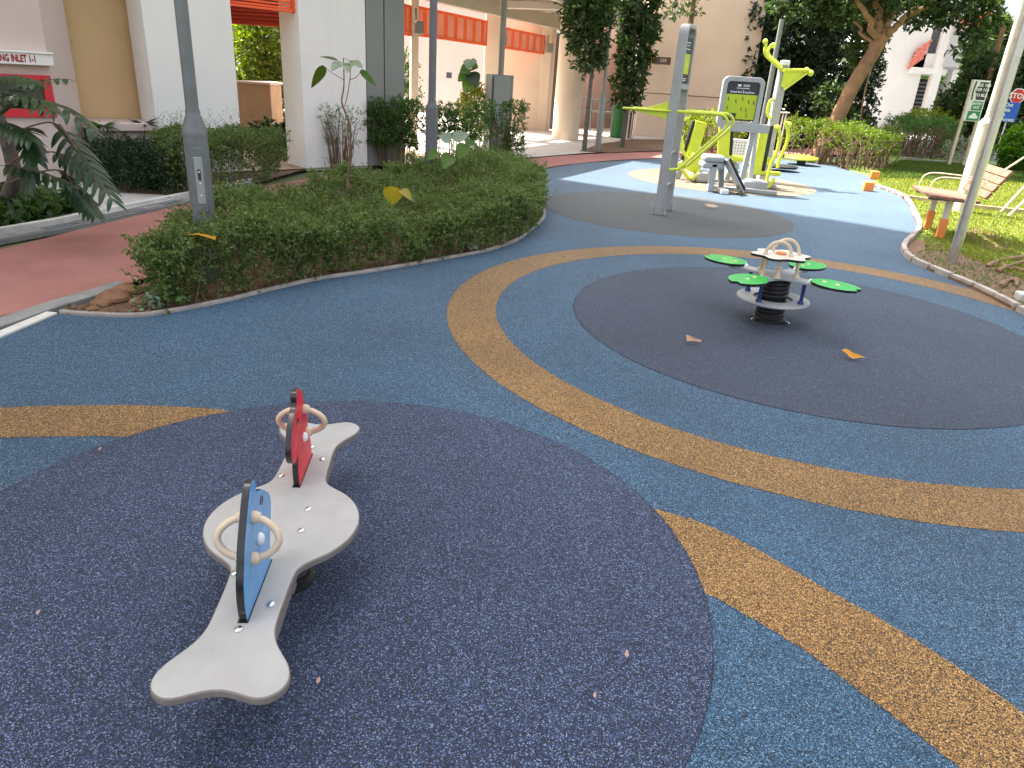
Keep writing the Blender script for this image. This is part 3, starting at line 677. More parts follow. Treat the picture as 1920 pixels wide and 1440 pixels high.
# ============================================================ SEESAW
N0 = Vector((-.579, 1.144, 0)); AX = Vector((-.093, .9957, 0)).normalized(); SX = Vector((AX.y, -AX.x, 0)); HZ = .28; SC = .588
KS, HP = 1.049, .22                                      # plank top is 0.22 m up, sizes to match
def sp_(s, l, z=0): return N0 * KS + AX * s * KS + SX * l * KS + Vector((0, 0, z * .7362 if z < .235 else HP + (z - HZ) * KS))
see = thing('spring_seesaw', 'grey plank seesaw with a red and a blue animal shaped board on the navy circle', 'seesaw', sp_(SC, 0))
prof = [(0, .216), (.05, .21), (.1, .191), (.145, .16), (.175, .126), (.2, .099), (.225, .085), (.27, .080), (.35, .078), (.42, .078), (.455, .083), (.485, .094), (.515, .112), (.545, .131), (.575, .142), (.602, .142), (.625, .130), (.640, .108), (.643, .085), (.637, .062), (.628, .038), (.622, .014)]
half = [(SC + d, w_) for d, w_ in prof]; q1 = half; q2 = [(s, -w_) for s, w_ in reversed(half)]
q3 = [(2 * SC - s, -w_) for s, w_ in half]; q4 = [(2 * SC - s, w_) for s, w_ in reversed(half)]
ol = [Vector((s, l, 0)) for s, l in q1 + q2 + q3[1:] + q4[:-1]]
ol = smooth(ol, 3, True)
b = MB(); b.plate([(p.x, p.y) for p in ol], .024, lambda u, v, w_: sp_(u, v, HZ - .012 + w_), 0, 1)
b.build('plank', [M_plank, M_edge], see, bevel=.006, segs=3)
for l in (-.066, .066):
    b = MB(); b.plate([(SC - .44, -.006), (SC + .44, -.006), (SC + .44, .006), (SC - .44, .006)], .05, lambda u, v, w_: sp_(u, l + v, HZ - .05 + w_)); b.build('side_rail', M_edge, see, bevel=.002)
for s, l in ((.145, -.004), (.231, .05), (.538, .061), (.647, .06), (.836, -.061), (.947, .05), (.348, -.069), (1.03, 0)):
    b = MB(); b.dome(sp_(s, l, HZ + .0005), .0115, .006); b.build('bolt_cap', M_chrome, see)
sprn = MB(); pts = []
for i in range(8 * 18 + 1):
    a = 2 * pi * i / 18; pts.append(sp_(SC + .055 * cos(a), .055 * sin(a), .02 + .2 * i / (8 * 18)))
sprn.tube(pts, .011, 8); sprn.build('coil_spring', M_black, see)
b = MB(); b.lathe(sp_(SC, 0, .008), [(.085, 0), (.085, .01), (.07, .014), (.07, .03)], 24); b.build('ground_plate', M_black, see)
b = MB(); b.plate([(SC - .07, -.06), (SC + .07, -.06), (SC + .07, .06), (SC - .07, .06)], .012, lambda u, v, w_: sp_(u, v, .235 + w_)); b.build('spring_plate', M_steel, see, bevel=.003)
b = MB(); b.plate([(-.03, .0), (.03, .0), (.018, -.12), (-.018, -.12)], .012, lambda u, v, w_: sp_(SC - .16 + u, .055 + w_, HZ - .03 + v)); b.build('stop_bracket', M_gclad, see, bevel=.003)
blueO = [(.178, -.02), (.168, .02), (.166, .06), (.172, .103), (.187, .139), (.207, .185), (.243, .238), (.272, .276), (.296, .298), (.318, .300), (.332, .284), (.330, .266), (.345, .25), (.375, .238), (.407, .214), (.437, .187), (.449, .16), (.442, .13), (.43, .1), (.412, .06), (.402, .02), (.40, -.02)]
redO = [(.778, -.02), (.772, .02), (.771, .064), (.779, .09), (.786, .106), (.762, .103), (.735, .105), (.713, .118), (.699, .142), (.699, .165), (.712, .195), (.737, .226), (.768, .25), (.797, .262), (.805, .275), (.806, .292), (.82, .306), (.85, .302), (.878, .285), (.894, .262), (.9, .24), (.915, .215), (.934, .18), (.94, .15), (.933, .12), (.945, .098), (.963, .075), (.974, .04), (.978, -.02)]
def figure(outl, m, name, lab, gt, gb, nut, hole, flip):
    P = smooth([Vector((s, v, 0)) for s, v in outl], 3)
    b = MB(); b.plate([(p.x, p.y) for p in P], .019, lambda u, v, w_: sp_(u, w_, HZ + v), 0, 1)
    f = b.build(name, [m, M_blk], see, bevel=.0025); f['label'] = lab
    # eye hole shown as a dark recessed ring on both faces
    for sgn in (-1, 1):
        b = MB(); b.lathe(sp_(hole[0], sgn * .0097, HZ + hole[1]), [(.0125, 0), (.0125, .0012), (.0105, .0012), (.0105, .0004)], 20, SX * sgn); b.build('eye_hole', M_blk, f)
        b = MB(); b.lathe(sp_(nut[0], sgn * .0097, HZ + nut[1]), [(.017, 0), (.017, .004), (.012, .011), (.006, .013)], 16, SX * sgn); b.build('nut_cap', M_text, f)
    for sgn in (-1, 1):
        a = Vector((gt[0], gt[1])); c = Vector((gb[0], gb[1])); pts = []
        n = 16
        for i in range(n + 1):
            t = i / n; q = a.lerp(c, t); out = sin(pi * t) ** .55 * .062
            sag = sin(pi * t) * .004
            pts.append(sp_(q.x - sag, sgn * (.010 + out), HZ + q.y))
        b = MB(); b.tube(pts, .0095, 12)
        for e_ in (a, c): b.lathe(sp_(e_.x, sgn * .0096, HZ + e_.y), [(.0165, 0), (.0165, .008), (.0125, .017), (.010, .02)], 14, SX * sgn)
        b.build('hand_grip', M_ivory, f)
    return f
figure(blueO, M_bluep, 'blue_board', 'blue animal shaped board with ivory hand grips at the near end', (.285, .216), (.253, .12), (.318, .13), (.365, .212), 1)
figure(redO, M_redp, 'red_board', 'red animal shaped board with ivory hand grips at the far end', (.892, .212), (.912, .12), (.872, .123), (.80, .213), -1)
for s0, s1 in ((.17, .402), (.77, .98)):
    b = MB(); P = [(s0 - .004, -.0125)] + [(s1 + .004, -.0125), (s1 + .004, .0125), (s0 - .004, .0125)]
    b.plate(P, .0012, lambda u, v, w_: sp_(u, v, HZ + .0008 + w_)); b.build('slot_rim', M_blk, see)

# ============================================================ FOUR SEAT SPRINGER
SP = Vector((1.81, 4.97, 0))
spg = thing('four_seat_springer', 'four seat spring rocker with green leaf seats on the charcoal circle', 'spring rocker', SP)
def sq(x, y, z=0): return SP + Vector((x, y, z))
b = MB(); pts = [sq(.085 * cos(a), .085 * sin(a), .03 + .13 * a / (2 * pi * 4.5)) for a in [i * 2 * pi / 16 for i in range(int(16 * 4.5) + 1)]]
b.tube(pts, .016, 8); b.build('coil_spring', M_black, spg)
b = MB(); pts = [sq(.085 * cos(a), .085 * sin(a), .17 + .15 * a / (2 * pi * 5)) for a in [i * 2 * pi / 16 for i in range(16 * 5 + 1)]]
b.tube(pts, .015, 8); b.build('coil_spring', M_black, spg)
b = MB(); b.lathe(sq(0, 0, 0), [(.12, .006), (.12, .02), (.1, .03), (.1, .05), (.07, .05)], 24); b.lathe(sq(0, 0, .2), [(.066, -.16), (.066, .12)], 20); b.build('spring_core', M_black, spg)
for a in (3.6, 5.5):
    b = MB(); b.lathe(sq(.14 * cos(a), .14 * sin(a), .005), [(.02, 0), (.02, .012), (.01, .02)], 10); b.build('anchor_bolt', M_chrome, spg)
ring = MB(); n = 56; vs = []
prof_r = [(.135, .148), (.245, .148), (.252, .158), (.248, .168), (.135, .168)]
for i in range(n):
    a = 2 * pi * i / n
    for r_, z_ in prof_r: vs.append(sq(r_ * cos(a), r_ * sin(a), z_))
k = len(prof_r); ring.add(vs, [(i * k + j, ((i + 1) % n) * k + j, ((i + 1) % n) * k + (j + 1) % k, i * k + (j + 1) % k) for i in range(n) for j in range(k)])
ring.build('foot_ring', M_alu, spg)
# arm plate: four arms
seat_a = [radians(a) for a in (138.5, -44.5, 224.5, 42)]
pts = []
for a in sorted(x % (2 * pi) for x in seat_a):
    for da, r_ in ((-.62, .115), (-.3, .17), (-.16, .27), (-.12, .36), (.12, .36), (.16, .27), (.3, .17), (.62, .115)): pts.append(Vector((r_ * cos(a + da), r_ * sin(a + da), 0)))
P = smooth(pts, 2, True)
b = MB(); b.prism([(SP.x + p.x, SP.y + p.y) for p in P], .318, .338); b.build('arm_plate', M_alu, spg, bevel=.003)
for a in seat_a:
    lo_ = [Vector((.162 * cos(t), .122 * sin(t), 0)) for t in [i * 2 * pi / 24 for i in range(24)]]
    lo_[1] = Vector((.16, .03, 0)); lo_[-1] = Vector((.16, -.03, 0)); lo_[0] = Vector((.132, 0, 0))
    ca, sa = cos(a), sin(a); pp_ = smooth(lo_, 2, True)
    b = MB(); b.plate([(p.x, p.y) for p in pp_], .018, lambda u, v, w_: sq(ca * (.405 + u) - sa * v, sa * (.405 + u) + ca * v, .350 + w_), 0, 1)
    st = b.build('leaf_seat', [M_greenp, M_blk], spg, bevel=.003)
    for r_ in (.33, .42):
        b = MB(); b.dome(sq(r_ * ca, r_ * sa, .3595), .014, .006); b.build('bolt_cap', mat('yellowed cap', (.6, .6, .3), .5), st)
    c_ = sq(.245 * ca, .245 * sa, .339); b = MB(); b.dome(c_, .022, .02); b.build('bolt_cap', M_text, spg)
for a, m_ in ((224, 0), (318, 0), (135, 1), (45, 1)):
    a = radians(a); b = MB(); b.tube([sq(.2 * cos(a), .2 * sin(a), .168), sq(.2 * cos(a), .2 * sin(a), .319)], .0125, 12); b.lathe(sq(.2 * cos(a), .2 * sin(a), .168), [(.022, 0), (.018, .02), (.013, .024)], 12)
    b.build('blue_post', mat('blue tube', (.012, .03, .16), .4), spg)
for a in (250, 320, 70, 140, 200):
    a = radians(a); b = MB(); b.tube([sq(.13 * cos(a), .13 * sin(a), .338), sq(.12 * cos(a), .12 * sin(a), .462)], .0125, 10); b.lathe(sq(.13 * cos(a), .13 * sin(a), .338), [(.024, 0), (.02, .018), (.013, .024)], 12)
    b.build('top_post', M_ivory, spg)
pet = [(SP.x - .015 + (.185 + .022 * cos(6 * t)) * cos(t), SP.y - .02 + (.165 + .022 * cos(6 * t)) * sin(t)) for t in [i * 2 * pi / 60 for i in range(60)]]
M_ptop = mat('pale speckled board', (.6, .56, .48), .5, .12, 20)
b = MB(); b.plate(pet, .018, lambda u, v, w_: Vector((u, v, .471 + w_)), 0, 1); b.build('flower_top', [M_ptop, M_blk], spg, bevel=.003)
for (dx, dy, rr, th) in ((-.04, -.05, .086, .12), (.035, .03, .09, .12)):
    pts = [sq(-.01 + dx + rr * cos(t) * cos(th), -.02 + dy - rr * cos(t) * sin(th), .478 + rr * 1.12 * sin(t)) for t in [pi * i / 18 for i in range(19)]]
    b = MB(); b.tube(pts, .0115, 12)
    for e_ in (pts[0], pts[-1]): b.lathe(e_, [(.018, 0), (.016, .014), (.012, .018)], 12)
    b.build('hoop_handle', M_ivory, spg)
b = MB(); b.lathe(sq(-.012, -.015, .481), [(.036, 0), (.036, .012), (.033, .014)], 8); b.build('orange_button', M_orange, spg, bevel=.002)
b = MB(); b.dome(sq(-.085, .0, .481), .026, .014); b.build('white_cap', M_text, spg)
b = MB(); b.dome(sq(.08, .0, .481), .026, .014); b.build('white_cap', M_text, spg)

# ============================================================ DIP BAR STATION
A = Vector((1.70, 9.2, 0)); B_ = Vector((1.875, 9.6, 0)); fd = (B_ - A).normalized(); fpd = Vector((fd.y, -fd.x, 0))
dip = thing('dip_bar_station', 'tall grey twin post exercise frame with lime dip bars on the grey circle', 'exercise frame', (A + B_) / 2)
rz = atan2(fd.y, fd.x)
# one arched frame of flat section
def arch(name, off, wd_, th):
    pts = [A + fd * 0 + Vector((0, 0, 0)), A + Vector((0, 0, 2.02))]
    L = (B_ - A).length
    for i in range(9):
        t = pi - pi / 2 * i / 8; pts.append(A + fd * (.1 + .1 * cos(t)) + Vector((0, 0, 2.05 + .1 * sin(t))))
    for i in range(9):
        t = pi / 2 - pi / 2 * i / 8; pts.append(A + fd * (L - .1 + .1 * cos(t)) + Vector((0, 0, 2.05 + .1 * sin(t))))
    pts += [B_ + Vector((0, 0, 2.02)), B_.copy()]
    b = MB(); vs = []; n = len(pts)
    for i, p in enumerate(pts):
        d = (pts[min(i + 1, n - 1)] - pts[max(i - 1, 0)]).normalized(); nn = d.cross(fpd).normalized()
        for u, v in ((-1, -1), (1, -1), (1, 1), (-1, 1)): vs.append(p + fpd * u * wd_ / 2 + nn * v * th / 2)
    fs = [(i * 4 + a, i * 4 + (a + 1) % 4, i * 4 + 4 + (a + 1) % 4, i * 4 + 4 + a) for i in range(n - 1) for a in range(4)] + [(3, 2, 1, 0), tuple(4 * (n - 1) + a for a in range(4))]
    b.add(vs, fs); return b.build(name, M_alu, dip, bevel=.008)
arch('post_frame', 0, .108, .045)
mid_ = (A + B_) / 2; L = (B_ - A).length
for z in (.345, .74, 1.5):
    b = MB(); b.tube([A + Vector((0, 0, z)), B_ + Vector((0, 0, z))], .018) if z < 1 else b.box(mid_ + Vector((0, 0, z)), (L - .04, .1, .06), rz)
    b.build('rung', M_alu, dip)
bd = MB(); bd.box(mid_ + fpd * .012 + Vector((0, 0, 1.79)), (L - .045, .03, .5), rz); board = bd.build('instruction_board', M_signdark, dip)
yb = MB(); yb.box(mid_ + fpd * .028 + Vector((0, 0, 1.75)), (L - .1, .004, .22), rz); yb.build('lime_print', M_lime, board)
for k_, (zz, ww) in enumerate(((1.98, .2), (1.95, .14), (1.91, .22), (1.59, .2), (1.57, .16))):
    b = MB(); b.box(mid_ + fpd * .0285 + Vector((0, 0, zz)), (ww, .003, .008), rz); b.build('text_line', M_text, board)
for P_ in (A, B_):
    for sgn in (1,):
        zt = 1.225
        pts = [P_ + Vector((-.02, 0, zt)), P_ + Vector((.52, 0, zt - .0)), P_ + Vector((.60, 0, zt - .01)), P_ + Vector((.66, 0, zt - .06)), P_ + Vector((.66, 0, zt - .13)), P_ + Vector((.62, 0, zt - .19)),
               P_ + Vector((.2, 0, .60)), P_ + Vector((.14, 0, .56)), P_ + Vector((.0, 0, .555))]
        b = MB(); b.tube([pts[0]] + smooth(pts[1:6], 5) + smooth(pts[6:], 4), .019, 12); b.build('dip_bar', M_lime, dip)
    b = MB(); b.tube([P_ + Vector((-.6, 0, 1.225)), P_ + Vector((0, 0, 1.225))], .014, 10); b.build('pull_handle', M_lime, dip)
    b = MB(); b.plate([(-.56, 1.222), (-.33, 1.24), (-.05, 1.33), (.04, 1.36), (.06, 1.05), (-.02, 1.06), (-.05, 1.13)], .012, lambda u, v, w_: P_ + Vector((u, w_, v)) + Vector((0, .02, 0))); b.build('gusset_plate', M_lime, dip, bevel=.002)
    for sg_ in (-1, 1):
        b = MB(); b.plate([(-.07, 0), (.07, 0), (.02, .1), (-.02, .1)], .008, lambda u, v, w_: P_ + fpd * sg_ * .08 + fd * u * .4 + fpd * (w_) + Vector((0, 0, v + .006))); b.build('foot_gusset', M_alu, dip)

# ============================================================ EXERCISE MACHINES BEHIND
def bar(root, name, pts, r, m, sm=5, seg=10):
    b = MB(); b.tube(smooth(pts, sm) if sm else pts, r, seg); return b.build(name, m, root)
def rbox(root, name, c, size, m, rz=0, rx=0, ry=0, bev=.01):
    b = MB(); b.box(c, size, rz, rx, ry); return b.build(name, m, root, bevel=bev)
# instruction sign frame
Yn = 12.1
ib = thing('instruction_stand', 'grey framed stand with black and lime exercise instruction board', 'sign', gp(1400, 355))
TLp, TRp, BLp, BRp = at(1362, 142, Yn), at(1436, 150, Yn), at(1341, 226, Yn), at(1421, 236, Yn)
x0, x1, z1_, z0_ = 2.955, 3.6, 1.70, 1.02
fr = MB(); vs = []
def rr_(x0, x1, z0, z1, r, n=6):
    o = []
    for cx, cz, a0 in ((x1 - r, z1 - r, 0), (x0 + r, z1 - r, pi / 2), (x0 + r, z0 + r, pi), (x1 - r, z0 + r, 1.5 * pi)):
        for i in range(n + 1): a = a0 + pi / 2 * i / n; o.append((cx + r * cos(a), cz + r * sin(a)))
    return o
o_, i_ = rr_(x0, x1, z0_ - .08, z1_, .1), rr_(x0 + .07, x1 - .07, z0_ + .03, z1_ - .07, .05)
n = len(o_); vs = [(p[0], Yn + y, p[1]) for y in (0, .1) for L_ in (o_, i_) for p in L_]
fs = []
for i in range(n):
    j = (i + 1) % n; fs += [(i, j, n + j, n + i), (2 * n + i, 3 * n + i, 3 * n + j, 2 * n + j), (i, 2 * n + i, 2 * n + j, j), (n + i, n + j, 3 * n + j, 3 * n + i)]
fr.add(vs, fs); fr.build('frame', M_alu, ib, bevel=.006)
bo = MB(); bo.box(((x0 + x1) / 2, Yn + .05, (z0_ + z1_) / 2), (x1 - x0 - .13, .03, z1_ - z0_ - .09)); bo = bo.build('board', M_signdark, ib)
M_lprint = mat('lime print', (.42, .52, .02), .45, .05)
rbox(bo, 'lime_panel', ((x0 + x1) / 2, Yn + .033, 1.265), (x1 - x0 - .15, .004, .36), M_lprint, bev=0)
rbox(bo, 'dark_panel', (x0 + .18, Yn + .03, 1.115), (.2, .004, .11), M_signdark, bev=0)
xc = (x0 + x1) / 2
for z_, w_, h_, dx in ((1.575, .05, .03, -.06), (1.585, .1, .008, .05), (1.565, .1, .008, .05), (1.535, .2, .008, 0), (1.505, .02, .006, 0)):
    rbox(bo, 'logo_mark', (xc + dx, Yn + .034, z_), (w_, .002, h_), M_text, bev=0)
text_mesh('lettering', 'Seated Row & Leg Press', .038, M_text, bo, (xc, Yn + .033, 1.48), (1, 0, 0), (0, 0, 1), .0008)
for k_, (px_, pz_) in enumerate(((-.2, .11), (-.2, -.02), (-.08, .08), (.02, .12), (.12, .08), (.2, .07), (.02, -.03), (.1, -.04), (.12, -.12))):
    c = Vector((xc + px_, Yn + .0295, 1.265 + pz_)); b = MB(); b.ball(c + Vector((0, 0, .02)), .009, 8, 1); b.box(c, (.014, .003, .035), 0, 0, random.uniform(-.5, .5)); b.box(c + Vector((.012, 0, -.022)), (.03, .003, .008), 0, 0, random.uniform(-.6, .6)); 
    o = b.build('pictogram', mat('olive print', (.12, .13, .03), .5), bo); o['kind'] = 'stuff'
rbox(ib, 'cross_beam', (3.42, Yn + .05, .965), (.75, .11, .13), M_alu)
rbox(ib, 'leg', (3.55, Yn + .09, .53), (.08, .08, .8), M_alu, ry=.06)
rbox(ib, 'leg', (3.72, Yn + .35, .5), (.07, .07, .85), M_alu, rx=-.2)
rbox(ib, 'base_box', (3.72, Yn + .1, .09), (.42, .3, .17), M_alu, .1, bev=.03)
# row seat / leg press in front left
ls = thing('leg_press_seat', 'grey low leg press stand with slanted black footboard in front of the instruction stand', 'exercise machine', gp(1345, 365))
P = Vector((2.98, 11.75, 0))
rbox(ls, 'leg', P + Vector((-.05, 0, .22)), (.09, .12, .44), M_alu)
rbox(ls, 'leg', P + Vector((.14, .2, .22)), (.08, .1, .44), M_alu, ry=-.15)
rbox(ls, 'seat', P + Vector((-.06, .1, .5)), (.32, .34, .1), M_alu, bev=.035)
rbox(ls, 'seat_shell', P + Vector((-.06, .12, .4)), (.34, .36, .1), M_alu, bev=.03)
rbox(ls, 'footboard', P + Vector((.3, .0, .3)), (.045, .28, .56), M_black, ry=-.62, bev=.01)
rbox(ls, 'footboard_frame', P + Vector((.27, -.02, .27)), (.03, .34, .6), M_alu, ry=-.62)
rbox(ls, 'base_beam', P + Vector((.5, .2, .035)), (1.1, .1, .06), M_alu, -.28)
rbox(ls, 'base_foot', P + Vector((.12, -.12, .04)), (.12, .3, .07), M_paint)
# back to back seats with yellow panels
bs_ = thing('back_to_back_seat', 'lime exercise seat with tall twin back panels left of the instruction stand', 'exercise machine', Vector((3.05, 12.9, 0)))
for cx, cy, rzz, lean in ((2.86, 13.0, 0, .16), (3.32, 12.9, 0, -.12)):
    rbox(bs_, 'back_panel', (cx, cy, .66), (.2, .05, .64), M_lime, .1, 0, lean)
    rbox(bs_, 'back_edge', (cx - .13 * (1 if lean > 0 else -1), cy + .02, .66), (.05, .07, .66), M_black, .1, 0, lean)
for z_ in (.42, .93):
    b = MB(); b.ball((3.24, 12.82, z_), .035, 10); b.ball((3.42, 12.82, z_), .035, 10); b.build('knob', M_lime, bs_)['kind'] = 'stuff'
rbox(bs_, 'seat', (3.75, 12.95, .43), (.72, .22, .09), M_lime, .0, bev=.03)
b = MB(); b.lathe((4.1, 12.84, .43), [(.055, 0), (.055, .2)], 16, (0, 1, 0)); b.build('roller', M_lime, bs_)
rbox(bs_, 'leg', (3.55, 13.1, .18), (.09, .1, .4), M_alu, ry=.25); rbox(bs_, 'leg', (3.95, 13.1, .18), (.1, .1, .4), M_alu, ry=-.35)
rbox(bs_, 'base_beam', (3.7, 13.1, .03), (1.0, .12, .05), M_alu)
# perforated white panel machine behind
wpn = thing('perforated_backrest', 'white perforated backrest panel seen through the lime machines', 'exercise machine', Vector((4.05, 15.1, 0)))
c1 = at(1388, 284, 15.0)
b = MB(); b.box(c1, (.46, .03, .46)); pnl = b.build('panel', M_paint, wpn, bevel=.012)
b = MB()
for i in range(7):
    for j in range(7): b.lathe(c1 + Vector((-.17 + i * .057, -.0165, -.16 + j * .055)), [(.011, 0), (.011, -.0015)], 6, (0, 1, 0))
b.build('perforations', M_signdark, pnl)['kind'] = 'stuff'
rbox(wpn, 'post', c1 + Vector((0, .08, -.3)), (.08, .08, .7), M_alu)
# tall pull station
tp = thing('pull_station', 'tall grey post with lime shoulder arms and ball ended handles', 'exercise machine', Vector((4.05, 13.5, 0)))
b = MB(); pb, pt = Vector((4.12, 13.6, 0)), Vector((4.28, 13.5, 2.05))
b.prism([(4.05, 13.42), (4.2, 13.42), (4.2, 13.6), (4.05, 13.6)], 0, 1.99); pst = b.build('post', M_alu, tp, bevel=.03)
rbox(tp, 'rear_post', (4.33, 13.72, .95), (.09, .14, 1.9), M_alu)
T = Vector((4.15, 13.45, 0)); T = at(1478, 120, 13.45); T.z = 0; 
px_shift = at(1470, 130, 13.45)
for dz, dy in ((0, 0),):
    a0 = at(1470, 133, 13.42); e0 = at(1440, 108, 13.42); k1 = at(1434, 96, 13.42); tt = at(1436, 84, 13.42); tb = at(1434, 79, 13.42)
    bar(tp, 'left_arm', [a0, e0, k1, tt, tb], .026, M_lime); 
    a1 = at(1458, 118, 13.7); e1 = at(1444, 106, 13.7); k2 = at(1440, 95, 13.7); t2 = at(1447, 84, 13.7); bar(tp, 'left_arm', [a1, e1, k2, t2], .026, M_lime)
    for c_ in (at(1435, 78, 13.42), at(1450, 85, 13.7)): b = MB(); b.ball(c_, .045, 12); b.build('ball_end', M_lime, tp)
    b = MB(); pl_ = [at(1440, 110, 13.43), at(1446, 105, 13.43), at(1466, 120, 13.43), at(1466, 135, 13.43)]
    b.plate([(p.x, p.z) for p in pl_], .03, lambda u, v, w_: Vector((u, 13.46 + w_, v))); b.build('arm_gusset', M_lime, tp, bevel=.004)
    pr = [at(1470, 131, 13.4), at(1514, 132, 13.4), at(1507, 140, 13.4), at(1473, 168, 13.4), at(1465, 162, 13.4)]
    b = MB(); b.plate([(p.x, p.z) for p in pr], .04, lambda u, v, w_: Vector((u, 13.4 + w_, v))); b.build('right_gusset', M_lime, tp, bevel=.006)
    bar(tp, 'right_arm', [at(1470, 131, 13.37), at(1516, 132, 13.37), at(1520, 136, 13.37)], .028, M_lime, 0); bar(tp, 'right_brace', [at(1470, 168, 13.37), at(1514, 136, 13.37)], .02, M_lime, 0)
    b = MB(); b.ball(at(1520, 137, 13.36), .05, 12); b.build('ball_end', M_lime, tp); b = MB(); b.ball(at(1512, 131, 13.5), .042, 12); b.build('ball_end', M_lime, tp)
    for dy in (0, .16):
        lp = [at(1452 + 12 * dy, 186, 13.3 + dy), at(1445 + 12 * dy, 188, 13.3 + dy), at(1441 + 12 * dy, 196, 13.3 + dy), at(1438 + 12 * dy, 210, 13.3 + dy), at(1440 + 12 * dy, 218, 13.3 + dy), at(1446 + 12 * dy, 222, 13.3 + dy)]
        bar(tp, 'grip_loop', lp, .02, M_lime)
    rbox(tp, 'post_cap', at(1472, 118, 13.45), (.13, .16, .08), M_paint, bev=.02)
# the seen post itself leans with nothing: re-seat its foot under the cap
cap = at(1471, 120, 13.5)
pst.location.x += cap.x - 4.125
for o in tp.children:
    if o.name.startswith('rear_post'): o.location.x += cap.x - 4.25
# curved foot levers (right)
aw = thing('air_walker', 'lime air walker with two long bent levers beside the instruction stand', 'exercise machine', Vector((4.2, 12.6, 0)))
for k_, (pxs, Y) in enumerate((([(1461, 240), (1454, 237), (1458, 243), (1462, 250), (1458, 280), (1445, 310), (1437, 345), (1441, 350), (1452, 335)], 12.5), ([(1479, 233), (1473, 230), (1476, 240), (1478, 250), (1474, 272), (1461, 300), (1458, 315)], 12.9))):
    bar(aw, 'lever', [at(px, py, Y) for px, py in pxs], .028, M_lime, 4)
b = MB(); b.ball(at(1458, 240, 12.5), .05, 10); b.build('lever_end', M_lime, aw); b = MB(); b.ball(at(1479, 234, 12.9), .05, 10); b.build('lever_end', M_lime, aw)
q = at(1425, 285, 12.7); rbox(aw, 'back_panel', (q.x, 12.7, .58), (.14, .06, .75), M_lime); rbox(aw, 'back_edge', (q.x + .12, 12.74, .6), (.06, .07, .8), M_black)
rbox(aw, 'seat_beam', (q.x + .15, 12.75, .24), (.55, .1, .07), M_lime, bev=.02)
rbox(aw, 'foot_strut', (q.x - .12, 12.7, .2), (.06, .08, .42), M_lime, ry=.25)
rbox(aw, 'base_frame', (q.x + .1, 12.7, .04), (.5, .25, .06), M_alu)
# lime lever machine behind dip bars (left)
lv = thing('stepper_machine', 'lime stepper with curved levers behind the lower dip bars', 'exercise machine', Vector((2.6, 13.0, 0)))
for dx in (0, .12):
    bar(lv, 'lever', [at(1270 + dx * 60, 258, 12.9 + dx), at(1275 + dx * 60, 275, 12.9 + dx), at(1290 + dx * 60, 298, 12.9 + dx), at(1300 + dx * 60, 312, 12.9 + dx)], .03, M_lime)
bar(lv, 'foot_lever', [at(1272, 305, 12.8), at(1282, 322, 12.8), at(1292, 334, 12.8), at(1303, 332, 12.8), at(1312, 318, 12.8)], .03, M_lime)
rbox(lv, 'housing', at(1302, 305, 12.95), (.24, .2, .3), M_lime, ry=.3, bev=.03); rbox(lv, 'foot', gp(1322, 345) + Vector((0, .2, .1)), (.3, .26, .2), M_alu, bev=.05)
rbox(lv, 'post', (2.75, 13.15, .3), (.1, .1, .6), M_alu, ry=.3)
# twister disc
td = thing('twister_disc', 'low lime twister disc with dark rim at the far edge of the machines', 'exercise machine', gp(1505, 305))
c = gp(1500, 309); b = MB(); b.lathe(c + Vector((0, 0, .12)), [(.36, 0), (.38, .03), (.36, .06), (.2, .09), (.01, .1)], 28); b.build('disc', M_lime, td)
b = MB(); b.lathe(c + Vector((-.0, -.05, 0)), [(.1, 0), (.1, .12)], 16); b.build('stem', M_black, td)
b = MB(); b.lathe(gp(1492, 322) + Vector((-.3, 0, .06)), [(.3, 0), (.32, .04), (.3, .05)], 24); b.build('base', M_black, td)
# hand rail combs
for (px, py, Y, lab) in ((1466, 211, 17., 'beige comb shaped hand rail behind the lime levers'), (1187, 180, 22., 'beige comb shaped rail above the green bin')):
    cr = thing('comb_rail', lab, 'hand rail', (at(px, py, Y).x, Y, 0), 'comb shaped rails')
    w2 = .13 * 17 / 17 * (Y / 17)
    c = at(px, py, Y); bar(cr, 'top_bar', [c + Vector((-w2 * 1.3, 0, 0)), c + Vector((w2 * 1.3, 0, .0))], .018, M_cream, 0)
    for dx in (-.8, -.3, .3, .8): bar(cr, 'upright', [Vector((c.x + dx * w2, Y, 0)), Vector((c.x + dx * w2, Y, c.z))], .013, M_cream, 0)
# ============================================================ LAMP POSTS, POLES, CABINET, SIGNS
def post(label, base, zc, r_lo, r_up, m_lo, m_up, name='lamp_post', cat='lamp post', door=True, top=6., zneck=None, lean=(0, 0)):
    t = thing(name, label, cat, base)
    zn = zneck or .1
    b = MB(); b.lathe(base, [(r_lo * 1.02, 0), (r_lo, zc - zn), (r_lo * .98, zc - zn + .002)], 24); b.build('lower_shaft', m_lo, t)
    b = MB(); b.lathe(base + Vector((0, 0, zc - zn)), [(r_lo * 1.03, 0), (r_lo * 1.03, zn * .3), (r_up * 1.12, zn), (r_up * 1.12, zn + .03), (r_up, zn + .03)], 24); b.build('collar', m_lo, t)
    b = MB(); b.lathe(base + Vector((0, 0, zc + .03)), [(r_up, 0), (r_up * .8, top)], 20); b.build('upper_shaft', m_up, t)
    return t
B1 = gp(383, 414, .43); B1.z = 0
k1 = pxm(B1 + Vector((0, 0, .9)))
zc1 = 1.13
lp1 = post('tall grey lamp post rising out of the clipped hedge at the left', B1, zc1 + .0, 43 / k1 / 2, 23 / k1 / 2, M_steel, M_steel, zneck=.13)
dd = Vector((.45, -1, 0)).normalized(); dp = Vector((-dd.y, dd.x, 0)); r1 = 43 / k1 / 2
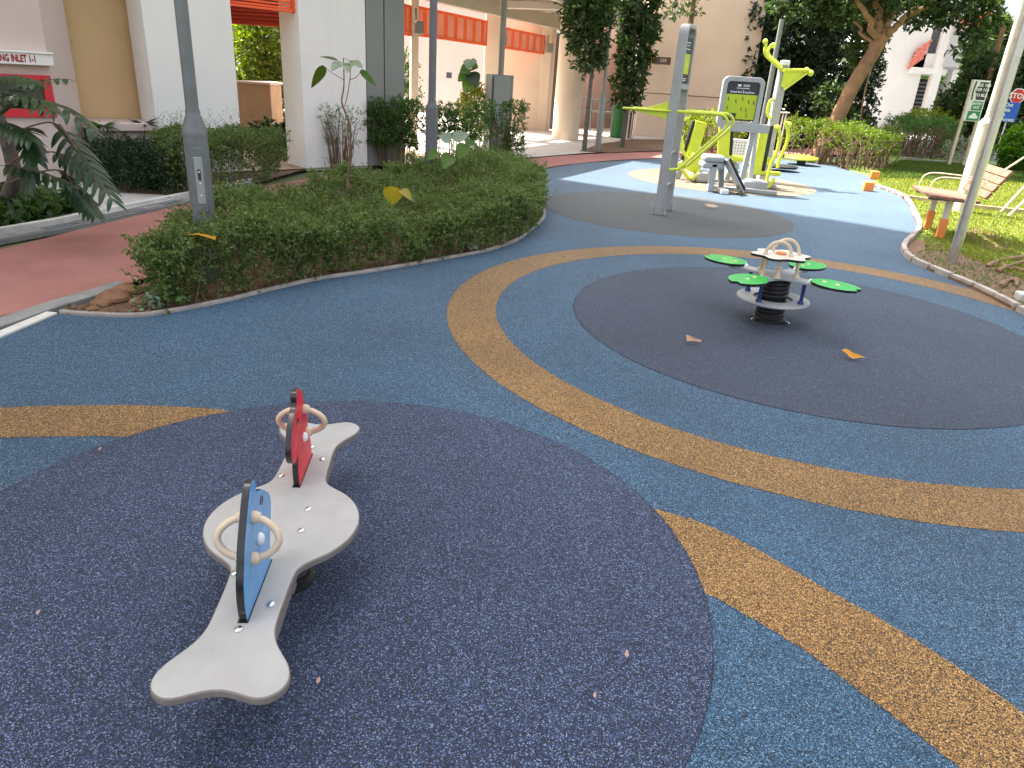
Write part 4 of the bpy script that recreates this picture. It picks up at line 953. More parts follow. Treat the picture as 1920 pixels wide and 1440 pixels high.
def curved_panel(b, w_, z0, z1, off, n=8, bul=0):
    vs = []
    for i in range(n + 1):
        a = -w_ / 2 + w_ * i / n; d = dd * cos(a) + dp * sin(a)
        for z in (z0, z1):
            for o in (r1 - .01, r1 + off): vs.append(B1 + d * o + Vector((0, 0, z)))
    fs = []
    for i in range(n): 
        k = i * 4; fs += [(k + 1, k + 5, k + 7, k + 3), (k + 0, k + 1, k + 5, k + 4), (k + 2, k + 6, k + 7, k + 3)]
    fs += [(0, 1, 3, 2), tuple(n * 4 + q for q in (0, 1, 3, 2))]
    b.add(vs, fs)
b = MB(); curved_panel(b, 1.0, .5, .93, .006); dr = b.build('service_door', M_steel, lp1, bevel=.005)
b = MB(); curved_panel(b, .62, .56, .87, .009); b.build('door_plate', mat('worn plate', (.3, .31, .3), .5, .1), dr, bevel=.003)
b = MB()
for (a_, z_, w_, h_) in ((.0, .79, .22, .07),): 
    curved_panel(b, w_, z_ - h_, z_, .0105, 3)
b.build('number_plate', M_signdark, dr)
for z_ in (.7, .62, .775):
    b = MB(); curved_panel(b, .1, z_ - .006, z_ + .004, .0112, 2); b.build('sticker', M_text, dr)
B2 = gp(808, 312, .36); B2.z = 0; k2 = pxm(B2 + Vector((0, 0, .8)))
M_bluegrey = mat('blue grey paint', (.13, .137, .155), .5, .08, 8)
post('slim blue grey lamp post standing behind the middle of the clipped hedge', B2, 1.02 + .1, 23 / k2 / 2, 14 / k2 / 2, M_bluegrey, M_bluegrey, zneck=.06)
B3 = gp(1120, 283); k3 = pxm(B3 + Vector((0, 0, .8)))
post('thin grey pole beside the slender tree in front of the walkway', B3, 1.28, 11 / k3 / 2, 6 / k3 / 2, M_gclad, M_gclad, zneck=.06)
B4 = gp(1800, 398); k4 = pxm(B4 + Vector((0, 0, .9)))
post('thick cream lamp post standing behind the timber bench', B4, 1.36, 32 / k4 / 2 * .86, 15 / k4 / 2 * .86, M_wpole, M_wpole, zneck=.1)
B5 = gp(1784, 493); k5 = pxm(B5 + Vector((0, 0, .9)))
sp5 = thing('steel_pole', 'stainless steel pole rising from bare soil at the right edge', 'pole', B5)
b = MB(); b.lathe(B5 + Vector((0, 0, -.05)), [(.048, 0), (.048, 4.2)], 24); b.build('shaft', M_stain, sp5)
# slender pole behind machines
B6 = at(1462, 60, 19.); B6.z = 0
sp6 = thing('flood_light_pole', 'slim grey pole against the dark trees behind the lime machines', 'pole', B6)
b = MB(); b.lathe(B6, [(.07, 0), (.055, 3.1), (.05, 3.1)], 14); b.build('shaft', M_gclad, sp6)
b = MB(); c_ = at(1470, 3, 18.9); b.lathe(c_, [(.05, 0), (.14, .06), (.15, .14)], 14); b.build('lamp_head', M_gclad, sp6)
ec = thing('electrical_cabinet', 'grey electrical cabinet standing among shrubs in front of the walkway', 'cabinet', gp(935, 293))
a_, c_ = gp(916, 293), gp(955, 292); ry_ = Vector((.15, .99, 0))
b = MB(); b.prism([(a_.x, a_.y), (c_.x, c_.y), (c_.x - .05, c_.y + .32), (a_.x - .14, a_.y + .3)], 0, 1.5); b.build('housing', M_steel, ec, bevel=.008)
b = MB(); b.prism([(a_.x + .04, a_.y - .012), (c_.x - .02, c_.y - .012), (c_.x - .02, c_.y + .01), (a_.x + .04, a_.y + .01)], .12, 1.46); b.build('door', M_gclad, ec, bevel=.004)
b = MB(); b.tube([at(938, 60, 15.6) * Vector((1, 0, 0)).x if False else Vector((at(940, 120, 15.7).x, 15.7, 1.4)), Vector((at(940, 120, 15.7).x, 15.7, 3.3))], .06); b.build('conduit', M_gclad, ec)
bn = thing('litter_bin', 'dark green litter bin on the verge by the walkway', 'bin', gp(1158, 258))
c = gp(1158, 258); b = MB(); b.lathe(c, [(.2, 0), (.24, .05), (.25, .68), (.26, .7)], 24); b.build('body', M_bin, bn)
b = MB(); b.lathe(c + Vector((0, 0, .702)), [(.24, 0), (.26, .13), (.2, .2), (.02, .22)], 24); b.build('lid', M_bin, bn)
b = MB(); b.lathe(c + Vector((.36, .1, 0)), [(.06, 0), (.06, .75)], 12); b.build('post', M_steel, bn)
# bench
bc = thing('park_bench', 'timber slatted bench with thin metal armrests, on the lawn beside the steel pole', 'bench', (5.2, 9.1, 0))
bx = Vector((.26, .966, 0)); by = Vector((.966, -.26, 0))      # long side goes away, back to the right
BO = Vector((5.03, 8.84, 0))
def bp(l, f, z=0): return BO + bx * l + by * f + Vector((0, 0, z))
LB = .84
def slat(name, l0, l1, f, z, wd_, th, tilt, m=M_wood):
    c = bp((l0 + l1) / 2, f, z); b = MB()
    R = Matrix((bx, by, Vector((0, 0, 1)))).transposed(); T = Matrix.Rotation(tilt, 3, 'X')
    vs = [c + R @ (T @ Vector((x * (l1 - l0) / 2, y * wd_ / 2, z_ * th / 2))) for z_ in (-1, 1) for y in (-1, 1) for x in (-1, 1)]
    b.add(vs, [(0, 2, 3, 1), (4, 5, 7, 6), (0, 1, 5, 4), (2, 6, 7, 3), (0, 4, 6, 2), (1, 3, 7, 5)]); return b.build(name, m, bc, bevel=.005)
for i in range(6): slat('seat_slat', -.15, LB, -.19 + i * .092, .495 - i * .004, .082, .035, 0)
for i in range(4): slat('back_slat', -.15, LB, .375 + i * .046, .56 + i * .083, .086, .032, radians(61))
for l in (.0, .66):
    b = MB(); b.tube([bp(l, .03, 0), bp(l, .03, .47)], .036, 14); b.build('leg', M_wpole, bc)
    b = MB(); b.box(bp(l, .03, .12), (.085, .085, .24), atan2(bx.y, bx.x)); b.build('orange_sleeve', M_orange, bc, bevel=.008)
    slat('seat_bracket', l - .03, l + .03, .04, .46, .5, .03, 0, M_steel)
for l in (.25, .8):
    bar(bc, 'armrest', [bp(l, -.16, .5), bp(l, -.16, .58), bp(l, -.12, .66), bp(l, .0, .69), bp(l, .35, .68), bp(l, .46, .66)], .008, M_cream, 5)
# direction sign
ds = thing('direction_sign', 'tall direction sign with black and green panels on two white posts near the trees', 'sign', gp(1800, 300))
Yd = 20.
def dsp(px, py): return at(px, py, Yd)
a0, a1 = dsp(1811, 200), dsp(1840, 200)
X0, X1 = dsp(1820, 180).x - .02, dsp(1848, 180).x
zt_, zb_ = dsp(1835, 150).z, dsp(1815, 227).z
for x_ in (X0 + .0, X1):
    b = MB(); b.box((x_, Yd + .04, zt_ / 2), (.06, .06, zt_)); b.build('post', M_cream, ds, bevel=.004)
zm = zt_ - (zt_ - zb_) * .5
b = MB(); b.box(((X0 + X1) / 2, Yd, (zt_ + zb_) / 2), (X1 - X0 + .03, .03, zt_ - zb_)); bk = b.build('backing', M_paint, ds, bevel=.004)
wS = X1 - X0
def pan(name, pts, m, par, y=-.018):
    b = MB(); b.plate(pts, .003, lambda u, v, w_: Vector((X0 + u * wS, Yd + y + w_, zb_ + v * (zt_ - zb_)))); return b.build(name, m, par)
p1 = pan('dark_arrow_panel', [(.42, .96), (.96, .96), (.96, .53), (.42, .53), (.24, .74)], M_signdark, ds)
pan('green_panel', [(.28, .49), (.96, .49), (.96, .27), (.28, .27)], M_signgreen, ds); p2 = pan('green_panel', [(.16, .25), (.96, .25), (.96, .02), (.16, .02)], M_signgreen, ds)
pan('arrow_edge', [(.1, .97), (.2, .97), (.14, .74), (.2, .52), (.1, .52), (.05, .74)], M_signdark, ds)
for txt, v in (('BLK 108', .88), ('109 110', .77), ('TO BLK', .64)):
    text_mesh('lettering', txt, .1, M_text, p1, (X0 + wS * .66, Yd - .022, zb_ + v * (zt_ - zb_)), (1, 0, 0), (0, 0, 1), .003)
for txt, v in (('ENTRY', .43), ('EXIT', .34)):
    text_mesh('lettering', txt, .08, M_text, p2, (X0 + wS * .6, Yd - .022, zb_ + v * (zt_ - zb_)), (1, 0, 0), (0, 0, 1), .002)
pan('car_symbol', [(.28, .07), (.3, .13), (.4, .15), (.47, .2), (.65, .2), (.74, .15), (.84, .13), (.85, .07)], M_text, p2, -.023)
# stop sign and blue sign
Ys = 22.
st = thing('stop_sign', 'red octagonal STOP sign on a curved grey post at the right edge', 'sign', Vector((at(1872, 200, Ys).x, Ys, 0)))
c = at(1908, 180.5, Ys); ro = 14.5 / pxm(c)
def octo(r): return [(r * cos(pi / 8 + k * pi / 4), r * sin(pi / 8 + k * pi / 4)) for k in range(8)]
b = MB(); b.plate(octo(ro), .012, lambda u, v, w_: c + Vector((u, w_, v))); pl1 = b.build('border', M_text, st)
b = MB(); b.plate(octo(ro * .88), .004, lambda u, v, w_: c + Vector((u, w_ - .009, v))); b.build('face', M_signred, st)
text_mesh('lettering', 'STOP', ro * .92, M_text, st, c + Vector((0, -.014, 0)), (1, 0, 0), (0, 0, 1), .004)
px0 = Vector((at(1878, 175, Ys).x - .12, Ys + .06, 0))
bar(st, 'post', [px0, px0 + Vector((0, 0, 2.05)), px0 + Vector((.02, 0, 2.25)), px0 + Vector((.15, 0, 2.32)), px0 + Vector((.26, 0, 2.25))], .05, M_stain, 4)
bl = thing('blue_notice_sign', 'blue notice sign with white lettering below the STOP sign', 'sign', Vector((at(1893, 230, Ys - .3).x, Ys - .3, 0)))
Yk = Ys - .3; qa, qb = at(1886, 194, Yk), at(1910, 194, Yk); zt2, zb2 = at(1900, 192, Yk).z, at(1890, 229, Yk).z
xa, xb = at(1893, 211, Yk).x - .23, at(1893, 211, Yk).x + .23
b = MB(); b.box(((xa + xb) / 2, Yk, (zt2 + zb2) / 2), (xb - xa, .02, zt2 - zb2)); f_ = b.build('panel', M_signblue, bl, bevel=.01)
for txt, v in (('Out', .86), ('ible', .6), ('&', .36), ('Access', .12)):
    text_mesh('lettering', txt, .13, M_text, f_, (xa + .04, Yk - .012, zb2 + v * (zt2 - zb2)), (1, 0, 0), (0, 0, 1), .003, 'LEFT')
b = MB(); b.tube([((xa + xb) / 2, Yk + .03, 0), ((xa + xb) / 2, Yk + .03, zt2)], .02); b.build('post', M_paint, bl)
Yk2 = 21.
b2 = thing('blue_sign', 'narrow blue sign half hidden between the cream lamp post and the steel pole', 'sign', Vector((at(1865, 210, Yk2).x, Yk2, 0)))
c = at(1866, 208, Yk2); b = MB(); b.box(c, (.3, .02, .5)); b.build('panel', M_signblue, b2, bevel=.006); b = MB(); b.box(c + Vector((0, 0, -.3)), (.25, .02, .08)); b.build('red_strip', M_signred, b2); b = MB(); b.tube([(c.x, c.y + .03, 0), (c.x, c.y + .03, c.z + .2)], .02); b.build('post', M_paint, b2)
# braces of a staked tree at the right edge
sk = thing('tree_stakes', 'pale slanting timber props at the right edge behind the bench', 'tree props', gp(1850, 385))
for p_, q_ in (((1834, 372), (1925, 292)), ((1875, 400), (1925, 345)), ((1889, 408), (1928, 370))):
    a = gp(*p_); a.z = .02 if p_[0] > 1840 else .25; d = ray(*q_); t_ = (a.y + .1) / d.y; e_ = Vector((0, 0, CH)) + d * t_
    bar(sk, 'prop', [a, e_], .016, M_cream, 0)
# orange edging blocks
for px, py, lab in ((1638, 336, 'small orange block on the lawn edge, farther of two'), (1626, 358, 'small orange block on the lawn edge, nearer of two')):
    c = gp(px, py); b = MB(); b.prism([(c.x - .09, c.y - .05), (c.x + .07, c.y - .08), (c.x + .1, c.y + .08), (c.x - .06, c.y + .1)], .0, .16); o = b.build('edge_block', M_orange, None, bevel=.012); tag(o, lab, 'block', 'orange edge blocks')
# timber edging in lawn
b = strip('timber_edging', resample(gpl([(1690, 373), (1745, 380), (1800, 388), (1860, 396), (1930, 402), (2100, 420)]), .3), .05, -.03, .07, mat('edging concrete', (.4, .3, .2), .85, .2, 8), 1)
b = strip('path_edge', resample(gpl([(1686, 297), (1780, 306), (1860, 311), (1960, 315)]), .5), .12, -.03, .04, M_conc2, 1)
sheet('bench_shadow', gpl([(1806, 432), (1832, 428), (1868, 438), (1902, 475), (1850, 468), (1815, 455)]), .007, M_soil)  # bench's cast shadow painted as a patch of dark soil
rk = thing('stone_block', 'pale broken stone block on the soil at the right edge', 'stone', gp(1912, 560))
c = gp(1914, 563); b = MB(); b.prism([(c.x - .05, c.y - .05), (c.x + .1, c.y - .07), (c.x + .12, c.y + .05), (c.x - .03, c.y + .07)], -.02, .07); b.build('stone', M_conc, rk, bevel=.015)

# ============================================================ VEGETATION
# main clipped hedge in the bed
C0 = [Vector((p.x, p.y, 0)) for p in BED]
cen = Vector((-1.2, 7.3, 0))
HB = gpl([(262, 586), (330, 580), (430, 561), (510, 542), (600, 522), (700, 506), (800, 490), (870, 479), (930, 466), (978, 446)]) + [Vector(q) for q in ((.13, 7.9, 0), (.2, 8.6, 0), (.15, 9.6, 0), (-.0, 10.5, 0), (-.32, 11.5, 0), (-.75, 11.2, 0), (-1.25, 9.8, 0), (-1.75, 8.5, 0), (-2.12, 7.4, 0), (-2.35, 6.4, 0), (-2.55, 5.3, 0), (-2.5, 4.75, 0), (-2.35, 4.5, 0))]
HBp = [(p.x, p.y) for p in HB]
from mathutils import noise as mno
def hmain(x, y):
    x = np.asarray(x); y = np.asarray(y)
    base = .42 + .045 * np.sin(x * 5.1 + y * 2.3) + .035 * np.sin(y * 4.3 - x * 3.1 + 1) + .03 * np.sin(x * 13 + y * 9) + .025 * np.sin(y * 17 - x * 11) + .02 * np.sin(x * 31 + 2 * np.sin(y * 14))
    # sunken middle where the saplings stand
    for cx, cy, rx_, ry_, dp_ in ((-1.55, 6.9, .35, .5, .29), (-.75, 7.9, .55, .45, .3), (-.9, 8.6, .35, .5, .22), (-1.25, 6.0, .3, .15, .12), (-.95, 6.05, .12, .2, .2), (-1.0, 6.75, .3, .38, .26), (-.3, 8.9, .2, .5, .14), (-1.75, 6.1, .25, .2, .12)):
        base = base - dp_ * np.exp(-(((x - cx) / rx_) ** 2 + ((y - cy) / ry_) ** 2))
    return base
hd = thing('clipped_hedge', 'long clipped green hedge filling the bed between the red path and blue surface', 'hedge', (-1.2, 7, 0))
V, F = hedge_leaves(HBp, hmain, 27000, 9, .026, .0155, .075, .52, .015, .17); np_mesh('foliage', V, F, L_hedge, hd)
# sprigs sticking out
V, F = hedge_leaves(HBp, lambda x, y: hmain(x, y) + .06, 2300, 7, .018, .009, .12, .1, .3, .16); np_mesh('new_shoots', V, F, leafmat('shoot leaf', [(.1, .16, .03), (.17, .22, .05)], .4), hd)
b = MB(); d, N = 0, 0
lo_, hi_ = np.min(HBp, 0), np.max(HBp, 0); q = rng.uniform(lo_, hi_, (1500, 2)); q = q[inside(HBp, q)][:520]
for x, y in q:
    h = float(hmain(x, y)) * .85; dx, dy = random.gauss(0, .05), random.gauss(0, .05)
    b.tube([(x, y, 0), (x + dx, y + dy, h * .55), (x + dx * 2 + random.gauss(0, .04), y + dy * 2, h)], [.006, .004, .002], 4, False)
b.build('stems', M_twig, hd)['kind'] = 'stuff'
# litter on the bed edge: dry leaves
def litter(name, pts, n, mats, size, lab=None, z=.012):
    C = np.array([(p[0], p[1], z) for p in pts]); D = rng.normal(size=(len(C), 3)) * [1, 1, .12]
    V, F = leaf_geo(C, D, size, size * .6); return np_mesh(name, V, F, mats, None, 'stuff')
ed = [KL[int(i)] for i in rng.uniform(4, 55, 260)]
litter('leaf_litter', [(p.x + random.gauss(-.06, .05), p.y + abs(random.gauss(.07, .07))) for p in ed], 260, leafmat('brown leaf', [(.12, .07, .03), (.25, .15, .07), (.3, .22, .1)], .1, .8), .04, z=.02)
from mathutils import noise as mno
rocks = thing('bed_stones', 'orange brown laterite lumps in the corner of the hedge bed', 'stones', gp(210, 560))
for px, py, s in ((215, 562, .11), (240, 548, .1), (190, 572, .07), (265, 570, .07), (175, 580, .045), (255, 585, .05)):
    c = gp(px, py); b = MB(); b.ball(c + Vector((0, 0, s * .12)), s, 12, .45); b.v = [tuple(c + (Vector(v) - c) * (1 + .28 * mno.noise(Vector(v) * 14))) for v in b.v]; b.build('stone', mat('laterite', (.2, .1, .055), .95, .35, 12, 1, 50), rocks)
# small weedy pale clover plants at hedge foot and corner
def tuft(label, name, c, n, h, m, spread=.12, L=.05, W=.03, cat='plant', group=None):
    t = thing(name, label, cat, c, group); P = np.array(c) + np.c_[rng.normal(size=(n, 2)) * spread * .5, rng.uniform(.02, h, n)]
    V, F = leaf_geo(P, rng.normal(size=(n, 3)) + [0, 0, .6], L, W); np_mesh('foliage', V, F, m, t)
    b = MB()
    for i in range(max(3, n // 12)): p = P[i]; b.tube([tuple(c), tuple(p)], .003, 4, False)
    b.build('stems', M_twig, t)['kind'] = 'stuff'; return t
tuft('bright green weed low at the near left corner of the hedge', 'weed', gp(320, 575), 90, .12, L_mid)
tuft('pale dusty weed on the bare corner soil left of the hedge', 'weed', gp(285, 580), 60, .1, L_pale, .1, .04, .025)
# left hedge by pillar
H2 = [(p.x, p.y) for p in gpl([(330, 371), (420, 362), (498, 350)])] + [tuple(fp(t, d))[:2] for t, d in ((1.6, .35), (.7, .3), (-.2, .3))]
h2 = thing('clipped_hedge', 'dark clipped hedge in front of the first white pillar', 'hedge', (H2[0][0], H2[0][1], 0))
V, F = hedge_leaves(H2, lambda x, y: .6 + .03 * np.sin(x * 9 + y * 5), 4200, 9, .03, .018, .08, .5, .04, .2); np_mesh('foliage', V, F, L_hedge, h2)
V, F = hedge_leaves(H2, lambda x, y: .78 + .03 * np.sin(x * 9 + y * 5), 130, 8, .02, .009, .14, .1, .4, .2); np_mesh('new_shoots', V, F, L_mid, h2)
# papyrus-like plants by the ledge
for i, (px, py, pt, lab) in enumerate(((192, 335, 236, 'leftmost umbrella topped papyrus stem under the pink ledge'), (222, 330, 262, 'middle umbrella topped papyrus stem under the pink ledge'), (236, 332, 268, 'short umbrella topped papyrus stem under the pink ledge'), (268, 330, 232, 'dark bushy papyrus head next to the first white pillar'))):
    c = gp(px, py, 0); dY = c.y; tpz = at(px + 2, pt, dY); t = thing('papyrus_plant', lab, 'plant', c, 'papyrus plants under the ledge')
    b = MB(); b.tube([c, tpz.lerp(c, .5) + Vector((.02, 0, 0)), tpz], .006, 5); b.build('stem', M_twig, t)
    n = 26; a = rng.uniform(0, 2 * pi, n); D = np.c_[np.cos(a), np.sin(a), rng.uniform(-.2, .4, n)]
    V, F = leaf_geo(np.tile(np.array(tpz), (n, 1)), D, .19, .014); np_mesh('leaves', V, F, L_fern if i == 3 else L_mid, t)
# split-leaved philodendron at left
def frond(root, base, tip, rise, n=9, wl=.16, m=L_fern, droop=.35, par=None):
    base, tip = Vector(base), Vector(tip); mid = base.lerp(tip, .5) + Vector((0, 0, rise)); pts = []
    for i in range(13):
        t = i / 12; pts.append(base * (1 - t) ** 2 + mid * 2 * t * (1 - t) + tip * t * t)
    Vs, Fs = [], []; o = 0
    up = Vector((0, 0, 1))
    def lobe(p, d, L, W, nn):
        nonlocal o
        s = d.cross(nn).normalized(); k = 6; vs = []; 
        for i in range(k + 1):
            t = i / k; wv = W * (sin(pi * min(1, t * .92 + .08)) ** .6) * (1 - t * .35); c = p + d * L * t - Vector((0, 0, 1)) * L * droop * t * t
            vs += [c - s * wv / 2, c + nn * wv * .12, c + s * wv / 2]
        f = []
        for i in range(k): a = i * 3; f += [(a, a + 1, a + 4, a + 3), (a + 1, a + 2, a + 5, a + 4)]
        Vs.extend(tuple(v) for v in vs); Fs.extend(tuple(i + o for i in q) for q in f); o += len(vs)
    for i in range(n):
        t = .12 + .88 * i / (n - 1); j = min(11, int(t * 12)); p = pts[j].lerp(pts[j + 1], t * 12 - j) if j < 12 else pts[12]
        d = (pts[min(12, j + 1)] - pts[j]).normalized(); s = d.cross(up).normalized(); nn = s.cross(d).normalized()
        L = wl * (.55 + .75 * sin(pi * (t * .8 + .12))) 
        for sg_ in (-1, 1): lobe(p, (s * sg_ * .8 + d * (.55 + t * .5) + Vector((0, 0, random.uniform(-.15, .05)))).normalized(), L * random.uniform(.85, 1.15), .05 * random.uniform(.75, 1.25), nn)
        # web along the midrib
    for i in range(12):
        d = (pts[i + 1] - pts[i]).normalized(); s = d.cross(up).normalized(); wv = .028 * (1 - i / 16)
        Vs.extend([tuple(pts[i] - s * wv), tuple(pts[i] + s * wv), tuple(pts[i + 1] + s * wv), tuple(pts[i + 1] - s * wv)]); Fs.append((o, o + 1, o + 2, o + 3)); o += 4
    b = MB(); b.v = Vs; b.f = Fs; b.mi = [0] * len(Fs); lf = b.build('split_leaf', m, root, smooth=60); return lf, pts
pT = at(-18, 235, 6.0); pB = gp(55, 405)
ph = thing('split_leaf_plant', 'large split leaved plant with leaning grey trunk at the left edge', 'plant', pB)
pB2 = at(55, 402, 6.2); pT2 = at(-8, 160, 6.2)
b = MB(); pts = [pB + Vector((0, 0, -.05)), pB.lerp(pT2, .0) * 0 + Vector((pB.x - .02, pB.y - .2, .18)), at(28, 330, 6.35), at(8, 250, 6.25), at(-14, 190, 6.2)]
b.tube(smooth(pts, 4), [.075 - .002 * i for i in range(17)], 12); b.build('trunk', M_gbark, ph)
for (bx_, by_, tx, ty, Yb_, Yt, rise, wl) in ((0, 215, 168, 238, 6.0, 5.6, .3, .17), (-10, 190, 120, 148, 6.1, 5.9, .1, .14), (105, 232, 208, 372, 6.0, 5.5, .05, .17), (20, 200, 95, 205, 6.0, 5.3, .15, .15), (30, 262, 60, 240, 6.0, 5.6, .05, .13),
        (100, 285, 190, 340, 6.1, 5.9, .08, .15), (0, 310, 130, 345, 5.8, 5.6, .06, .12), (45, 245, 70, 300, 5.9, 5.6, 0.05, .12), (-30, 160, 60, 150, 6.0, 5.7, .1, .15), (-20, 230, 55, 260, 5.7, 5.4, .08, .13), (115, 320, 175, 400, 5.9, 5.7, .0, .12), (60, 290, 50, 350, 5.9, 5.8, 0.02, .1), (-40, 200, 100, 195, 5.7, 5.4, .12, .15)):
    lf, pts = frond(ph, at(bx_, by_, Yb_), at(tx, ty, Yt), rise, 9, wl * random.uniform(.9, 1.15))
    if bx_ > 40:
        o_ = at(10, by_ + 25, 6.2); b = MB(); b.tube(smooth([o_, Vector(pts[0]).lerp(o_, .5) + Vector((0, 0, .03)), pts[0], pts[5]], 4), .0065, 6); b.build('leaf_stalk', M_twig, ph)
# low ivy ground cover at left edge of path
GCp = [(p.x, p.y) for p in gpl([(-150, 468), (0, 436), (90, 418), (185, 400), (160, 392), (100, 380), (40, 375), (-100, 380)])]
q = rng.uniform(np.min(GCp, 0), np.max(GCp, 0), (9000, 2)); q = q[inside(GCp, q)][:2600]
C = np.c_[q, np.abs(rng.normal(size=len(q))) * .06 + .03]; V, F = leaf_geo(C, rng.normal(size=(len(q), 3)) + [0, 0, .25], .09, .07, .2); np_mesh('ground_ivy', V, F, leafmat('ivy leaf', [(.03, .07, .015), (.06, .12, .03), (.13, .2, .04)], .3, .4), None, 'stuff')
GC2 = [(p.x, p.y) for p in gpl([(175, 345), (240, 365), (345, 370), (330, 340), (250, 325), (180, 330)])]
q = rng.uniform(np.min(GC2, 0), np.max(GC2, 0), (6000, 2)); q = q[inside(GC2, q)][:900]
fnp = thing('fern_clump', 'dark fern clump between the pink ledge and the clipped hedge', 'plant', (q[0][0], q[0][1], 0))
C = np.c_[q, rng.uniform(.03, .42, len(q))]; V, F = twig_leaves(C, rng.normal(size=(len(q), 3)) + [0, 0, .7], 12, .2, .07, .012); np_mesh('foliage', V, F, L_fern, fnp)
# leggy shrubs behind hedge
def shrub(label, c, r, h0, h1, ntwig, m, name='leggy_shrub', stems=26, L=.03, W=.017, cat='shrub', per=9, tl=.09, sr=.5, flat=True, group=None):
    t = thing(name, label, cat, (c[0], c[1], 0), group)
    if flat:
        n = int(ntwig * 1.2); P = np.c_[c[0] + rng.uniform(-1, 1, n) * r[0], c[1] + rng.uniform(-1, 1, n) * r[1], h1 - (h1 - h0) * rng.uniform(0, 1, n) ** 1.25]
        cl = vnoise(P[:, 0] * 1.3, P[:, 1] + P[:, 2], .16, 9); P[:, 2] += (cl - .6) * .2; P = P[rng.uniform(0, 1, n) < np.clip((cl - .25) * 3, .05, 1)]; n = len(P)
        V, F = twig_leaves(P, rng.normal(size=(n, 3)) * .8 + [0, 0, .5], per, tl, L, W)
    else: V, F = crown_leaves([((c[0], c[1], (h0 + h1) / 2), (r[0], r[1], (h1 - h0) / 2))], ntwig, per, tl, L, W)
    np_mesh('foliage', V, F, m, t)
    b = MB()
    for i in range(stems):
        x, y = c[0] + random.uniform(-1, 1) * r[0] * sr, c[1] + random.uniform(-1, 1) * r[1] * sr; ex, ey = c[0] + (x - c[0]) * 1.9, c[1] + (y - c[1]) * 1.9; hh = h0 + (h1 - h0) * random.uniform(.4, .95)
        b.tube([(x, y, 0), (x * .7 + ex * .3 + random.gauss(0, .03), y * .7 + ey * .3, hh * .5), (ex, ey, hh)], [.008, .006, .003], 4, False)
    b.build('stems', M_twig, t)['kind'] = 'stuff'; return t
c = gp(735, 315); shrub('leggy green shrub in front of the grey clad riser', (c.x, c.y + .2), (.42, .25), .3, .98, 1200, L_mid, stems=30, L=.042, W=.022)
c = gp(640, 318); shrub('thin bare stemmed shrub against the second white pillar', (c.x, c.y), (.33, .12), .35, .88, 200, L_mid, stems=34, L=.024, W=.012)
c = gp(845, 322); shrub('leggy green shrub just right of the slim blue grey lamp post', (c.x, c.y + .2), (.5, .25), .5, .98, 1000, L_mid, stems=24, L=.042, W=.022)
c = gp(940, 300); shrub('leggy green shrub around the foot of the grey cabinet', (c.x + .02, c.y - .1), (.4, .18), .15, 1.02, 800, L_mid, stems=26, L=.04, W=.02)
c = gp(880, 300); shrub('round bright yellow green bush in front of the walkway', (c.x, c.y + 1.6), (.38, .35), .35, 1.3, 500, L_lime, 'golden_bush', 12, .05, .03, flat=False)
# saplings with broad leaves
def bleaf(root, base, tip, wd_, m, name='leaf', nrm=None):
    base, tip = Vector(base), Vector(tip); d = tip - base; L = d.length; d.normalize(); nrm = Vector(nrm or (0, -.4, 1)); s = d.cross(nrm).normalized(); nn = s.cross(d)
    b = MB(); vs = []; k = 8
    for i in range(k + 1):
        t = i / k; w_ = wd_ * (sin(pi * min(1, (t * .97 + .03)) ** .62)) ** .85; c = base + d * L * t - Vector((0, 0, 1)) * L * .12 * t * t
        vs += [c - s * w_ / 2 + nn * w_ * .1, c - s * w_ / 4 + nn * w_ * .02, c, c + s * w_ / 4 + nn * w_ * .02, c + s * w_ / 2 + nn * w_ * .1]
    b.add(vs, [(i * 5 + j, i * 5 + j + 1, i * 5 + j + 6, i * 5 + j + 5) for i in range(k) for j in range(4)]); return b.build(name, m, root, smooth=60)
Y1 = 7.15
s1 = thing('broad_leaf_sapling', 'tall thin sapling with a few drooping broad leaves in front of the white pillar', 'sapling', at(648, 395, Y1) * Vector((1, 1, 0)) if False else Vector((at(648, 395, Y1).x, Y1, 0)))
P_ = lambda px, py, dy=0: at(px, py, Y1 + dy)
b = MB(); pts = smooth([Vector((P_(648, 395).x, Y1, 0)), P_(650, 380), P_(655, 300), P_(657, 240), P_(643, 200), P_(641, 185), P_(645, 160), P_(644, 108)], 3); b.tube(pts, [.014 - .0095 * i / (len(pts) - 1) for i in range(len(pts))], 6)
b.tube(smooth([P_(646, 200), P_(651, 180), P_(656, 150), P_(657, 130)], 3), .004, 5); b.tube([P_(645, 150), P_(625, 138), P_(608, 126)], .003, 5); b.tube([P_(655, 150), P_(668, 145), P_(676, 135)], .003, 5); b.tube([P_(656, 238), P_(668, 225)], .003, 5); b.tube([P_(645, 120), P_(633, 114)], .003, 5)
b.build('stem', M_twig, s1)
L_olive = leafmat('olive leaf', [(.06, .1, .015), (.09, .14, .02)], .4)
bleaf(s1, P_(608, 124), P_(583, 160), .1, L_olive, nrm=(1, -.8, .3)); bleaf(s1, P_(633, 114), P_(598, 102, -.05), .07, L_olive); bleaf(s1, P_(640, 118), P_(622, 128, -.22), .12, L_pale); bleaf(s1, P_(650, 118), P_(652, 130, -.25), .12, L_pale); bleaf(s1, P_(655, 116), P_(680, 124, -.1), .12, L_pale); bleaf(s1, P_(676, 132), P_(706, 158), .06, L_mid, nrm=(-.6, -.8, .5)); bleaf(s1, P_(648, 112), P_(672, 118, .15), .1, L_pale)
Y2 = 8.6; P_ = lambda px, py, dy=0: at(px, py, Y2 + dy)
s2 = thing('broad_leaf_sapling', 'young sapling with heart shaped yellow green leaves inside the right part of the hedge', 'sapling', Vector((P_(845, 350).x, Y2, 0)))
